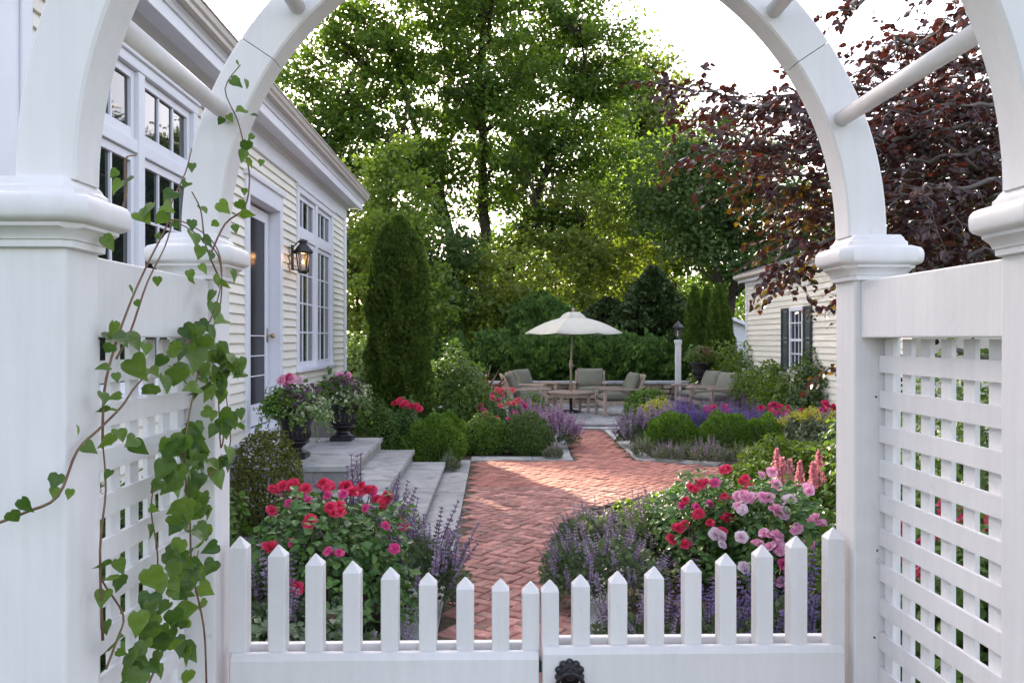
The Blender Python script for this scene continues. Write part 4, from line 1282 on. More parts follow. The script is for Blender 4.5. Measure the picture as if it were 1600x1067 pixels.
for zc in (0.29, 0.76):
    c = WZ0 + (WZ1 - WZ0) * zc
    wf.box(CX - 0.0125, CX + 0.011, W0 + 0.06, W1 - 0.06, c - 0.011, c + 0.011)
win2 = wf.build('window', M['trim'], cot)
for k in range(3):
    a = W0 + 0.07 + (W1 - W0 - 0.14) * k / 3; b_ = W0 + 0.07 + (W1 - W0 - 0.14) * (k + 1) / 3
    for q in range(4):
        z0_ = WZ0 + 0.06 + (WZ1 - WZ0 - 0.13) * q / 4; z1_ = WZ0 + 0.06 + (WZ1 - WZ0 - 0.13) * (q + 1) / 4
        MB().box(CX + 0.003, CX + 0.008, a + 0.004, b_ - 0.004, z0_ + 0.003, z1_ - 0.003).build('pane', M['pane'], win2)
for a in (W0 - 0.45, W1 + 0.04):
    sm = MB()
    sm.box(CX - 0.045, CX - 0.012, a, a + 0.06, WZ0, WZ1); sm.box(CX - 0.045, CX - 0.012, a + 0.35, a + 0.41, WZ0, WZ1)
    for z in (WZ0, (WZ0 + WZ1) / 2 - 0.03, WZ1 - 0.06): sm.box(CX - 0.044, CX - 0.012, a + 0.06, a + 0.35, z, z + 0.06)
    sh = sm.build('shutter', M['shutter'], cot)
    z = WZ0 + 0.09
    while z < WZ1 - 0.08:
        if abs(z - (WZ0 + WZ1) / 2) > 0.05:
            MB().prism([(CX - 0.040, z - 0.014), (CX - 0.036, z - 0.016), (CX - 0.016, z + 0.010), (CX - 0.020, z + 0.012)], a + 0.06, a + 0.35, 'y').build('louvre_slat', M['shutter'], sh)
        z += 0.034

shed = thing('garden_shed', 'small white gabled shed far behind the cottage corner', 'shed', (7.6, 26, 0))
MB().prism([(6.3, 0), (8.9, 0), (8.9, 1.55), (7.2, 2.25), (6.3, 1.95)], 26, 28.5, 'y').build('wall', M['trim'], shed)
MB().prism([(6.1, 1.85), (7.2, 2.26), (9.1, 1.48), (9.1, 1.56), (7.2, 2.36), (6.1, 1.95)], 25.8, 28.7, 'y').build('roof', M['trim'], shed)
MB().box(7.0, 7.5, 25.96, 26.0, 0.4, 1.3).build('door', M['shutter'], shed)

fh = thing('distant_house', 'distant brown roofed house half hidden by trees behind the tall clipped evergreen', 'house', (XD(700, 46), 47, 0))
fx = XD(703, 46)
MB().prism([(fx - 5, 0), (fx + 0.3, 0), (fx + 0.3, 3.0), (fx - 2.2, 5.0), (fx - 5, 3.0)], 46, 54, 'y').build('wall', M['cream2'], fh)
MB().prism([(fx - 5.4, 2.8), (fx - 2.2, 5.35), (fx + 0.6, 2.75), (fx + 0.6, 2.5), (fx - 2.2, 5.05), (fx - 5.4, 2.5)], 45.6, 54.3, 'y').build('roof', M['brownroof'], fh)
wn_ = MB().box(fx - 0.9, fx - 0.1, 45.95, 46.02, 1.3, 2.5).build('window', M['trim'], fh)
MB().box(fx - 0.8, fx - 0.2, 45.93, 45.952, 1.4, 2.4).build('pane', M['pane'], wn_)

# ================================================================== PATIO FURNITURE
def cushion_mb(w, d, h, puff=0.03, n=8):
    vs_, fs_ = [], []
    for s_ in (0, 1):
        for i in range(n + 1):
            for j in range(n + 1):
                u, v = i / n * 2 - 1, j / n * 2 - 1
                e = max(abs(u), abs(v))
                k = 1 - 0.05 * (1 - (u * v) ** 2) * 0.5
                edge_ = math.sqrt(max(0, 1 - e ** 6))
                z = (h / 2) * (0.35 + 0.65 * edge_) + puff * (1 - u * u) * (1 - v * v)
                vs_.append((u * w / 2 * k, v * d / 2 * k, z if s_ else -z))
    m_ = (n + 1) ** 2
    for i in range(n):
        for j in range(n):
            a = i * (n + 1) + j
            fs_.append((m_ + a, m_ + a + n + 1, m_ + a + n + 2, m_ + a + 1)); fs_.append((a, a + 1, a + n + 2, a + n + 1))
    ring = [i for i in range(n + 1)] + [i * (n + 1) + n for i in range(1, n + 1)] + [n * (n + 1) + j for j in range(n - 1, -1, -1)] + [i * (n + 1) for i in range(n - 1, 0, -1)]
    for k in range(len(ring)):
        a, b_ = ring[k], ring[(k + 1) % len(ring)]
        fs_.append((a, a + m_, b_ + m_, b_))
    return MB().add(vs_, fs_)

def make_chair():
    """deep teak armchair facing local -Y"""
    t = thing('patio_armchair', 'x', 'armchair', (0, 0, 0), 0, 'cushioned teak armchairs on the patio')
    for sx in (-1, 1):
        MB().prism([(sx * 0.35 - 0.03, -0.36), (sx * 0.35 + 0.03, -0.36), (sx * 0.35 + 0.03, -0.29), (sx * 0.35 - 0.03, -0.29)], 0, 0.55, 'z').build('leg', M['teak'], t, bevel=0.006, local=True)
        MB().prism([(0.27, 0), (0.34, 0), (0.42, 0.56), (0.36, 0.56)], sx * 0.35 - 0.03, sx * 0.35 + 0.03, 'x').build('leg', M['teak'], t, bevel=0.006, local=True)
        MB().prism([(-0.44, 0.555), (-0.40, 0.545), (0.44, 0.525), (0.44, 0.56), (-0.38, 0.59), (-0.44, 0.585)], sx * 0.36 - 0.055, sx * 0.36 + 0.055, 'x').build('armrest', M['teak'], t, bevel=0.008, local=True)
        MB().box(sx * 0.35 - 0.02, sx * 0.35 + 0.02, -0.30, 0.30, 0.22, 0.31).build('side_rail', M['teak'], t, bevel=0.005, local=True)
    MB().box(-0.33, 0.33, -0.345, -0.305, 0.22, 0.31).build('front_rail', M['teak'], t, bevel=0.005, local=True)
    MB().box(-0.33, 0.33, 0.26, 0.29, 0.22, 0.31).build('rear_rail', M['teak'], t, bevel=0.005, local=True)
    bk = lambda z: 0.30 + (z - 0.30) * 0.42
    for x in [-0.25, -0.15, -0.05, 0.05, 0.15, 0.25]:
        MB().prism([(bk(0.28), 0.28), (bk(0.28) + 0.022, 0.28), (bk(0.80) + 0.022, 0.80), (bk(0.80), 0.80)], x - 0.028, x + 0.028, 'x').build('back_slat', M['teak'], t, local=True)
    for x in (-0.335, 0.335):
        MB().prism([(bk(0.24) - 0.005, 0.24), (bk(0.24) + 0.04, 0.24), (bk(0.84) + 0.035, 0.84), (bk(0.84), 0.84)], x - 0.025, x + 0.025, 'x').build('back_post', M['teak'], t, bevel=0.005, local=True)
    MB().prism([(bk(0.79) - 0.004, 0.785), (bk(0.79) + 0.034, 0.785), (bk(0.86) + 0.034, 0.86), (bk(0.86) - 0.004, 0.86)], -0.31, 0.31, 'x').build('top_rail', M['teak'], t, bevel=0.006, local=True)
    c = cushion_mb(0.64, 0.62, 0.13)
    c.v = [(p_[0], p_[1] - 0.03, p_[2] + 0.385) for p_ in c.v]
    c.build('seat_cushion', M['cushion'], t, smooth=True, local=True)
    c = cushion_mb(0.62, 0.50, 0.14, 0.04)
    ca_, sa_ = math.cos(R(68)), math.sin(R(68))
    c.v = [(p_[0], p_[1] * ca_ - p_[2] * sa_ + 0.325, p_[1] * sa_ + p_[2] * ca_ + 0.655) for p_ in c.v]
    c.build('back_cushion', M['cushion'], t, smooth=True, local=True)
    return t
chair0 = make_chair()
CH = [(824, 18.3, 96, 'teak armchair left of the round table nearest the camera, facing right'),
      (838, 20.1, 58, 'teak armchair behind the left one, half hidden and facing the table'),
      (921, 20.5, -8, 'teak armchair behind the table facing the camera'),
      (962, 18.2, -82, 'teak armchair right of the table in full side view facing left'),
      (1090, 19.2, -72, 'patio armchair behind the purple sage, left of the two on the far right'),
      (1116, 18.1, -66, 'patio armchair behind the purple sage, right of the two on the far right')]
for i, (px_, d_, rz, lab) in enumerate(CH):
    c = chair0 if i == 0 else copy_tree(chair0)
    c.location = (XD(px_, d_), d_, PZ + 0.003); c.rotation_euler = (0, 0, R(rz)); c['label'] = lab

TX, TY = XD(892, 18.9), 18.9
tb = thing('patio_table', 'low round teak table with the umbrella pole through its middle', 'table', (TX, TY, PZ))
MB().lathe([(0.04, 0.425), (0.49, 0.425), (0.505, 0.43), (0.505, 0.45), (0.495, 0.457), (0.04, 0.457)], 36).build('tabletop', M['teak'], tb, local=True)
MB().lathe([(0.43, 0.35), (0.45, 0.35), (0.45, 0.4245), (0.43, 0.4245)], 32).build('apron', M['teak'], tb, local=True)
for k in range(4):
    a = R(45 + 90 * k + 12)
    x, y = 0.43 * math.cos(a), 0.43 * math.sin(a)
    MB().box(x - 0.03, x + 0.03, y - 0.03, y + 0.03, 0.004, 0.424).build('leg', M['teak'], tb, bevel=0.005, local=True)

um = thing('patio_umbrella', 'pale green canvas umbrella open over the patio table', 'umbrella', (TX, TY, PZ))
MB().lathe([(0.23, 0.006), (0.235, 0.02), (0.21, 0.045), (0.06, 0.06), (0.035, 0.09), (0.032, 0.30), (0.02, 0.31)], 28).build('base', M['black'], um, smooth=True, local=True)
tilt = 0.05
MB().tube([(0, 0, 0.05), (0, 0, 1.0), (tilt, 0, 2.15)], 0.02, 12).build('pole', M['pole'], um, smooth=True, local=True)
MB().lathe([(0.022, 0.95), (0.04, 0.97), (0.042, 1.06), (0.03, 1.08), (0.038, 1.10), (0.038, 1.13), (0.022, 1.15)], 14).tube([(0.03, -0.02, 1.02), (0.085, -0.03, 1.02)], 0.008, 6).build('crank', M['pole'], um, smooth=True, local=True)
NS, CR, ZR, ZT = 8, 1.12, 1.735, 2.17
CC = Vector((tilt * 0.9, 0, 0))
def canopy_panel(k, r0, r1, z0_, z1_, nm, scal):
    a0, a1 = 2 * math.pi * (k + 0.5) / NS, 2 * math.pi * (k + 1.5) / NS
    n, m_ = 6, 6
    vs_, fs_ = [], []
    for th in (0, -0.006):
        for i in range(n + 1):
            s_ = i / n
            r_ = r0 + (r1 - r0) * s_
            for j in range(m_ + 1):
                u = j / m_
                p0 = Vector((math.cos(a0) * r_, math.sin(a0) * r_, 0)); p1 = Vector((math.cos(a1) * r_, math.sin(a1) * r_, 0))
                p_ = p0.lerp(p1, u)
                bow = math.sin(u * math.pi)
                p_ *= 1 - 0.05 * bow * s_
                z = z0_ + (z1_ - z0_) * s_ + 0.05 * math.sin(s_ * math.pi) - 0.05 * bow * s_ * (1 - 0.4 * s_) + (scal * bow if i == n else 0)
                vs_.append((p_.x + CC.x, p_.y, z + th))
    q = (n + 1) * (m_ + 1)
    for i in range(n):
        for j in range(m_):
            a = i * (m_ + 1) + j
            fs_.append((a, a + m_ + 1, a + m_ + 2, a + 1)); fs_.append((q + a, q + a + 1, q + a + m_ + 2, q + a + m_ + 1))
    for j in range(m_):
        a = n * (m_ + 1) + j
        fs_.append((a, q + a, q + a + 1, a + 1))
    MB().add(vs_, fs_).build(nm, M['canopy'], um, smooth=True, local=True)
for k in range(NS):
    canopy_panel(k, 0.20, CR, 2.085, ZR, 'canopy_panel', 0.0)
    canopy_panel(k, 0.02, 0.30, ZT + 0.02, 2.075, 'vent_panel', 0.015)
    a = 2 * math.pi * (k + 0.5) / NS
    MB().tube([(CC.x + 0.04 * math.cos(a), 0.04 * math.sin(a), 2.12), (CC.x + (CR - 0.01) * math.cos(a), (CR - 0.01) * math.sin(a), ZR - 0.012)], 0.008, 6).build('rib', M['pole'], um, local=True)
MB().lathe([(0.03, 2.15), (0.035, 2.19), (0.02, 2.205), (0.034, 2.23), (0.034, 2.26), (0.015, 2.285), (0.003, 2.29)], 12, (tilt, 0, 0)).build('finial', M['pole'], um, smooth=True, local=True)

gx, gy = XD(719, 20.0), 20.0
gr = thing('barbecue_grill', 'dark blue grey barbecue grill with closed lid behind the leafy shrub', 'grill', (gx, gy, PZ))
lid = [(-0.26, 0.86), (-0.27, 0.98), (-0.21, 1.10), (-0.05, 1.16), (0.12, 1.16), (0.24, 1.09), (0.28, 0.98), (0.27, 0.86)]
MB().prism([(p_[0], p_[1] - 0.06) for p_ in lid], -0.42, 0.22, 'x').build('lid', M['grill'], gr, bevel=0.015, local=True)
MB().box(-0.42, 0.22, -0.27, 0.27, 0.62, 0.798).build('firebox', M['grill'], gr, bevel=0.01, local=True)
MB().box(0.225, 0.62, -0.22, 0.22, 0.745, 0.785).build('side_shelf', M['steel'], gr, bevel=0.008, local=True)
MB().box(-0.40, 0.20, -0.24, 0.24, 0.08, 0.618).build('cabinet', M['grill'], gr, bevel=0.008, local=True)
MB().tube([(-0.38, -0.285, 0.86), (-0.38, -0.33, 0.86), (0.18, -0.33, 0.86), (0.18, -0.285, 0.86)], 0.012, 8).build('handle', M['steel'], gr, smooth=True, local=True)
MB().tube([(0.13, -0.245, 0.97), (0.13, -0.275, 0.965)], 0.045, 16).build('thermometer', M['steel'], gr, local=True)
for x in (-0.2, -0.1, 0.0, 0.1): MB().tube([(x, -0.27, 0.71), (x, -0.30, 0.71)], 0.022, 10).build('knob', M['black'], gr, local=True)

# lamp post
lpx, lpy = XD(1059.5, 21.2), 21.2
lp = thing('lamp_post', 'white square lamp post topped with a black lantern by the hedge', 'lamp post', (lpx, lpy, 0.0))
zt = ZD(531, lpy)
MB().box(-0.065, 0.065, -0.065, 0.065, 0, zt - 0.06).build('post', M['white'], lp, bevel=0.006, local=True)
MB().lathe([(0.095, zt - 0.12), (0.10, zt - 0.10), (0.112, zt - 0.07), (0.116, zt - 0.06), (0.116, zt - 0.02), (0.10, zt)], 4).build('post_cap', M['white'], lp, local=True)
lp.children[-1].rotation_euler = (0, 0, R(45))
lt = MB()
lt.lathe([(0.05, zt), (0.05, zt + 0.02), (0.03, zt + 0.04), (0.03, zt + 0.06), (0.085, zt + 0.075), (0.085, zt + 0.09)], 4)
for k in range(4):
    a = R(90 * k)
    lt.tube([(0.08 * math.cos(a), 0.08 * math.sin(a), zt + 0.085), (0.115 * math.cos(a), 0.115 * math.sin(a), zt + 0.30)], 0.009, 6)
lt.lathe([(0.14, zt + 0.295), (0.145, zt + 0.31), (0.085, zt + 0.39), (0.05, zt + 0.41), (0.05, zt + 0.43), (0.02, zt + 0.45), (0.004, zt + 0.475)], 4)
lt.build('lantern', M['black'], lp, local=True)
ltn = lp.children[-1]; ltn.rotation_euler = (0, 0, R(45))
for k in range(4):
    a, b_ = R(90 * k), R(90 * k + 90)
    MB().add([(0.078 * math.cos(a), 0.078 * math.sin(a), zt + 0.09), (0.078 * math.cos(b_), 0.078 * math.sin(b_), zt + 0.09), (0.112 * math.cos(b_), 0.112 * math.sin(b_), zt + 0.29), (0.112 * math.cos(a), 0.112 * math.sin(a), zt + 0.29)], [(0, 1, 2, 3)]).build('glass', M['lglass'], ltn, local=True)
for x in (-0.025, 0.03):
    MB().tube([(x, 0, zt + 0.09), (x, 0, zt + 0.22)], 0.014, 8).build('bulb', M['candle'], ltn, local=True)

# ================================================================== URNS AND POTTED PLANTS
def make_urn(label, loc, sc=1.0):
    u = thing('urn', label, 'urn', loc, 0, 'black cast iron urns holding flowers')
    s_ = lambda pr: [(r_ * sc, z * sc) for r_, z in pr]
    MB().box(-0.13 * sc, 0.13 * sc, -0.13 * sc, 0.13 * sc, 0, 0.045 * sc).build('plinth', M['urn'], u, bevel=0.008, local=True)
    MB().lathe(s_([(0.125, 0.045), (0.13, 0.06), (0.10, 0.075), (0.075, 0.10), (0.07, 0.115), (0.09, 0.125), (0.12, 0.15), (0.145, 0.165), (0.15, 0.175), (0.14, 0.185)]), 28).build('foot', M['urn'], u, smooth=True, local=True)
    MB().lathe(s_([(0.138, 0.185), (0.145, 0.21), (0.15, 0.30), (0.165, 0.36), (0.20, 0.40), (0.235, 0.415), (0.24, 0.43), (0.225, 0.44), (0.205, 0.432), (0.18, 0.405), (0.02, 0.40)]), 32).build('bowl', M['urn'], u, smooth=True, local=True)
    for k in range(20):
        a = 2 * math.pi * k / 20
        MB().ball((0.148 * sc * math.cos(a), 0.148 * sc * math.sin(a), 0.26 * sc), (0.016 * sc, 0.016 * sc, 0.055 * sc), 6, 5).build('flute', M['urn'], u, smooth=True, local=True)
    return u
def planting(label, loc, w, h, blooms, mats=('varieg', 'box', 'purplefol'), trail=True):
    t = thing('potted_plant', label, 'potted flowers', loc, 0, 'flowers planted in the black urns')
    n = 1500
    for mat, k, cx_, cz_ in ((mats[0], n, 0.25, 0.30), (mats[1], int(n * 0.9), -0.25, 0.45), (mats[2], int(n * 0.35), 0.1, 0.6)):
        p, d, r = dome_points(k, w * 0.66, w * 0.66, h * 0.7, 0.15, 0.3, -0.5, 5)
        p += np.array((cx_ * w * 0.55, -abs(cx_) * w * 0.12, (cz_ - 0.4) * h * 0.7))
        leaf_obj('foliage', DIA, p, frames_n(d * 0.6 + np.array((0, -0.2, 0.6)) + rng.normal(size=d.shape) * 0.5), 0.036 * rng.uniform(0.6, 1.5, len(p)), 0.45 + rng.normal(size=len(p)) * 0.28, M[mat], t, local=True)
    # larger upright leaves under the blooms
    k = 70
    p = rng.normal(size=(k, 3)) * np.array((0.14 * w, 0.12 * w, 0.13 * h)) + np.array((-0.05 * w, 0, h * 0.58))
    leaf_obj('foliage', OVATE, p, frames_n(rng.normal(size=(k, 3)) * 0.6 + np.array((0, -0.5, 0.6))), 0.085 * rng.uniform(0.7, 1.2, k), 0.3 + rng.normal(size=k) * 0.2, M['rosefol'], t, local=True)
    if trail:
        mb = MB(); P_ = []
        for i in range(9):
            a = R(-160 + 150 * i / 8)
            q = [(math.cos(a) * w * 0.25, math.sin(a) * w * 0.25, 0.06), (math.cos(a) * w * 0.46, math.sin(a) * w * 0.42, 0.05), (math.cos(a) * w * 0.5, math.sin(a) * w * 0.46, -0.06 - rnd.random() * 0.18)]
            mb.tube(q, 0.003, 4)
            for s_ in np.linspace(0.3, 1, 12):
                j = 0 if s_ < 0.5 else 1
                f_ = (s_ - 0.5 * j) * 2
                P_.append(np.array(q[j]) * (1 - f_) + np.array(q[j + 1]) * f_ + rng.normal(size=3) * 0.012)
        mb.build('trailing_stem', M['stem'], t, local=True)
        P_ = np.array(P_)
        leaf_obj('trailing_foliage', OVATE, P_, frames_n(rng.normal(size=P_.shape) * 0.5 + np.array((0, -0.8, 0.4))), 0.04 * rng.uniform(0.6, 1.2, len(P_)), 0.6 + rng.normal(size=len(P_)) * 0.2, M['shrub'], t, local=True)
    sm = MB()
    for (x, z, r_, c) in blooms:
        sm.tube([(x * 0.3, 0, 0.02), (x * 0.8, -0.02, z * 0.6), (x, -0.04, z)], 0.005, 5)
        put_bloom(t, (x, -0.04 + rnd.uniform(-0.05, 0.05), z), r_, c, (rng.normal() * 0.3, -0.9, 0.5), name='bloom')
    sm.build('stem', M['stem'], t, local=True)
    return t
UZ = 3 * RI + 0.002
u1x, u1y = XD(462, 9.05), 9.05
make_urn('black urn in front of the door casing, nearer of the two on the landing', (u1x, u1y, UZ), 0.98)
planting('trailing white variegated foliage with two pink blooms in the nearer urn', (u1x, u1y, UZ + 0.39), 0.80, 0.46,
         [(-0.13, 0.42, 0.065, 'pink'), (-0.06, 0.45, 0.055, 'hotpink'), (-0.02, 0.43, 0.06, 'pink'), (0.06, 0.42, 0.06, 'white_pet'), (-0.08, 0.38, 0.05, 'pink')])
u2x, u2y = XD(535, 10.62), 10.62
make_urn('black urn at the far end of the landing, under the far window', (u2x, u2y, UZ), 1.02)
planting('cluster of four pink blooms over purple and grey foliage in the farther urn', (u2x, u2y, UZ + 0.42), 0.76, 0.46,
         [(-0.14, 0.27, 0.065, 'pink'), (-0.02, 0.36, 0.075, 'pink'), (0.06, 0.37, 0.06, 'pink'), (0.11, 0.28, 0.06, 'pink')], ('varieg', 'shrub', 'purplefol'))
u3x, u3y = XD(1096, 19.9), 19.9
make_urn('black urn on the patio behind the far right armchairs', (u3x, u3y, 0.60), 1.3)
ped = thing('pedestal', 'low stone pedestal carrying the far urn behind the patio armchairs', 'pedestal', (u3x, u3y, PZ))
MB().box(-0.22, 0.22, -0.22, 0.22, 0.004, 0.44).build('shaft', M['bluestone'], ped, bevel=0.01, local=True)
MB().box(-0.26, 0.26, -0.26, 0.26, 0.44, 0.498).build('cap', M['bluestone'], ped, bevel=0.01, local=True)
planting('lime and purple foliage with small pink blooms in the far patio urn', (u3x, u3y, 1.13), 0.85, 0.5, [(-0.15, 0.2, 0.07, 'hotpink'), (0.05, 0.24, 0.06, 'hotpink'), (-0.02, 0.14, 0.06, 'pink')], ('lime', 'shrub', 'cordy'), trail=False)

# ================================================================== PLANTS: LEFT BED
def gz(x, d, z=0.0):
    return (XD(x, d), d, z)

BOX = 'clipped round shrubs in the beds'
shrub('boxwood', 'bronze tinged boxwood beside the near end of the landing', 'boxwood', gz(418, 7.25), 0.64, 0.95, 'boxbronze', 0.026, 6500, BOX, OVATE, 0.06)
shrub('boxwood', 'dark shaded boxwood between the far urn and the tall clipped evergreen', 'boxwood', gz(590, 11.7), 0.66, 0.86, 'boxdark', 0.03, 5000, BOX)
shrub('boxwood', 'light green clipped boxwood at the foot of the stone steps', 'boxwood', gz(681, 11.55), 0.82, 0.66, 'box', 0.032, 7000, BOX, spray=0.8)
shrub('boxwood', 'bright boxwood just behind the one at the foot of the steps', 'boxwood', gz(700, 12.6), 0.6, 0.62, 'box', 0.032, 4500, BOX, spray=0.8)
shrub('boxwood', 'mid green boxwood in the middle of the row along the pale edging', 'boxwood', gz(757, 12.95), 0.68, 0.60, 'box', 0.030, 5500, BOX)
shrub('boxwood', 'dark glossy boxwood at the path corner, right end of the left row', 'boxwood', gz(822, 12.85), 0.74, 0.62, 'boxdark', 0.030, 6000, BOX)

def scatter_blooms(n, cx, cy, rx, ry, d0, d1, cols, r0=0.034, r1=0.045):
    out = []
    for i in range(n):
        a, q = rng.uniform(0, 6.28), math.sqrt(rng.random())
        x, y = cx + rx * q * math.cos(a), cy + ry * q * math.sin(a)
        d = d0 + (d1 - d0) * (1 - (y - cy + ry) / (2 * ry))
        out.append((P(x, y, d), cols[int(rng.integers(len(cols)))], rng.uniform(r0, r1)))
    return out
# red roses by the gate: the visible clusters one by one, then a few small hidden ones
RL = [(424, 797, 'red'), (441, 759, 'red'), (458, 757, 'red'), (476, 764, 'red'), (484, 815, 'red'), (471, 776, 'hotpink'), (481, 782, 'hotpink'), (505, 756, 'red'), (513, 759, 'red'),
      (517, 793, 'red'), (529, 789, 'red'), (522, 800, 'red'), (541, 760, 'red'), (551, 768, 'red'), (566, 765, 'red'), (577, 764, 'red'), (583, 770, 'hotpink'), (597, 786, 'red'), (590, 782, 'red'),
      (452, 786, 'hotpink'), (512, 774, 'hotpink'), (571, 794, 'hotpink'), (602, 821, 'hotpink'), (624, 815, 'hotpink'), (630, 822, 'hotpink'), (424, 854, 'red'), (455, 847, 'hotpink'), (512, 861, 'hotpink'), (530, 864, 'hotpink'),
      (616, 857, 'hotpink'), (464, 917, 'red'), (452, 912, 'hotpink'), (515, 962, 'hotpink'), (434, 770, 'hotpink'), (536, 772, 'hotpink')]
bl = []
for (x, y, c) in RL:
    dd = 5.0 - (y - 760) / 200 * 0.7 + rng.normal() * 0.1
    r_ = 0.042 if c == 'red' else 0.032
    bl.append((P(x, y, dd), c, r_ * rng.uniform(0.85, 1.15)))
    if c == 'red' and rng.random() < 0.8:
        bl.append((P(x + rng.normal() * 9, y + rng.normal() * 6, dd + 0.05), c, r_ * 0.8))
rosebush('rose_bush', 'bushy red rose with clustered blooms behind the left gate leaf', gz(512, 4.85), 0.92, 0.84, bl, 'red and pink rose bushes', 1.0, 3200, 0.055)

CM = 'lilac catmint clumps'
catmint('catmint', 'grey green catmint spilling over the stone edging beside the red roses', gz(655, 5.35), 0.62, 0.86, 62, near=True, group=CM, nleaf=2600, spl=(0.35, 0.62), folh=0.5)
catmint('catmint', 'tall lilac catmint spikes rising behind the red roses by the steps', gz(560, 6.0), 0.95, 0.95, 70, near=True, group=CM, nleaf=2500, folh=0.55, spl=(0.35, 0.62))
catmint('catmint', 'low catmint between the left gate post and the red roses', gz(420, 4.3), 0.55, 0.70, 30, near=True, group=CM, nleaf=2000, folh=0.55)
catmint('catmint', 'catmint showing between the middle pickets of the left gate leaf', gz(565, 4.15), 0.62, 0.46, 34, near=True, group=CM, nleaf=2000, folh=0.5)
shrub('leafy_plant', 'low grey leaved plant between the pickets of the left gate leaf', 'plant', gz(455, 4.0), 0.7, 0.42, 'nepfol', 0.04, 2200, None, OVATE, 0.15, stems=0)
catmint('silver_lavender', 'small silver lavender tuft at the foot of the steps beside the edging', gz(703, 11.05), 0.26, 0.30, 30, 'lavfol', 'lavfol', 'small silver lavender tufts', nleaf=900, leaf=0.03, cat='lavender')
catmint('silver_lavender', 'silver lavender tuft at the path corner beside the dark boxwood', gz(864, 12.25), 0.28, 0.26, 40, 'lavfol', 'lavflo', 'small silver lavender tufts', nleaf=900, leaf=0.03, cat='lavender')

bl = [(P(x, y, 11.9), 'red', 0.06) for x, y in ((617, 630), (625, 625), (634, 629), (641, 634), (650, 634), (655, 638), (629, 633), (612, 666))]
rosebush('rose_bush', 'single red rose with one bloom cluster in front of the tall evergreen', gz(635, 12.0), 0.55, 0.86, bl, 'red and pink rose bushes', None, 1600, 0.05, near=False)
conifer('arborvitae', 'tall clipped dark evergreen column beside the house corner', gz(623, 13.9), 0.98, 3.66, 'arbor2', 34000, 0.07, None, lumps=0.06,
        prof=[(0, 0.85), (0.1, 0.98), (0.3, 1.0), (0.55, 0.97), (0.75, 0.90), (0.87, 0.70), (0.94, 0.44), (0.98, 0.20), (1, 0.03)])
shrub('leafy_shrub', 'light green leafy shrub right of the tall evergreen column', 'shrub', gz(708, 14.6), 1.25, 1.55, 'shrub', 0.065, 5200, None, OVATE, 0.14, inner=0.4)
shrub('leafy_shrub', 'yellow green shrub spilling towards the coral roses', 'shrub', gz(750, 15.6), 0.9, 0.95, 'shrub', 0.06, 3000, None, OVATE, 0.14, inner=0.4)
shrub('leafy_shrub', 'dark leafy shrub between the house corner and the tall evergreen', 'shrub', gz(556, 16.2), 1.2, 1.75, 'deep', 0.09, 3000, None, OVATE, 0.2, inner=0.35)
bl = scatter_blooms(26, 785, 633, 42, 26, 14.1, 15.2, ['coral', 'coral', 'hotpink', 'coral', 'hotpink'], 0.055, 0.075)
rosebush('rose_bush', 'coral pink rose mixed with catmint left of the path end', gz(785, 14.6), 1.05, 0.72, bl, 'red and pink rose bushes', None, 2200, 0.05, near=False)
catmint('catmint', 'mauve catmint leaning over the left edge of the path near the patio', gz(872, 13.5), 0.72, 0.70, 150, flo='neppink', group=CM, nleaf=1800, folh=0.5)
catmint('catmint', 'pale mauve catmint behind the dark path corner boxwood', gz(835, 14.4), 0.9, 0.78, 150, flo='neppink', group=CM, nleaf=1800, folh=0.5)
shrub('yellow_green_plant', 'small yellow green plant left of the patio steps', 'plant', gz(838, 15.9), 0.6, 0.5, 'lime_flo', 0.05, 700, None, inner=0.4, stems=0)
shrub('leafy_shrub', 'small green shrub at the left patio corner under the armchairs', 'shrub', gz(836, 16.1), 0.7, 0.66, 'box', 0.05, 2600, None, OVATE, 0.12)
# cordyline
cd = thing('spiky_plant', 'bronze strap leaved spiky plant left of the patio chairs', 'plant', gz(755, 17.8))
n = 34
a = rng.uniform(0, 6.28, n); el = rng.uniform(0.35, 1.45, n)
l = np.stack([np.cos(a) * np.cos(el), np.sin(a) * np.cos(el), np.sin(el)], 1)
strap = (np.array([(-0.035, 0, 0), (0.035, 0, 0), (0.04, 0.5, 0.02), (-0.04, 0.5, 0.02), (0.0, 1.0, -0.06)], float), np.array([(0, 1, 2), (0, 2, 3), (3, 2, 4)]))
leaf_obj('strap_leaf', strap, np.zeros((n, 3)) + np.array((0, 0, 0.35)), frames_l(l, (0, 0, 1), 0.2), rng.uniform(0.6, 0.95, n), rng.random(n), M['cordy'], cd, local=True)
MB().tube([(0, 0, 0), (0.01, 0, 0.2), (0, 0, 0.4)], 0.04, 8).build('stem', M['bark'], cd, local=True)

# ================================================================== PLANTS: RIGHT BED
catmint('catmint', 'broad grey green catmint spilling onto the right side of the walk', gz(940, 5.6), 0.86, 0.66, 75, near=True, group=CM, nleaf=3200, folh=0.55, spl=(0.35, 0.6))
catmint('catmint', 'catmint at the inner curve of the walk where the bright leafy mound begins', gz(930, 6.7), 0.66, 0.55, 55, near=True, group=CM, nleaf=2400, folh=0.55, spl=(0.35, 0.6))
catmint('catmint', 'catmint drift behind the spilling clump, left of the red blooms', gz(1015, 6.5), 0.8, 0.62, 75, near=True, group=CM, nleaf=2800, folh=0.6, spl=(0.35, 0.6))
catmint('catmint', 'catmint between the second and fourth pickets of the right gate leaf', gz(990, 4.35), 0.5, 0.50, 36, near=True, group=CM, nleaf=2000, folh=0.55)
catmint('violet_sage', 'violet sage spikes between the middle pickets of the right gate leaf', gz(1110, 4.35), 0.5, 0.58, 34, 'nepfol', 'salvia', 'violet sage clumps', near=True, nleaf=1800, folh=0.5, cat='sage')
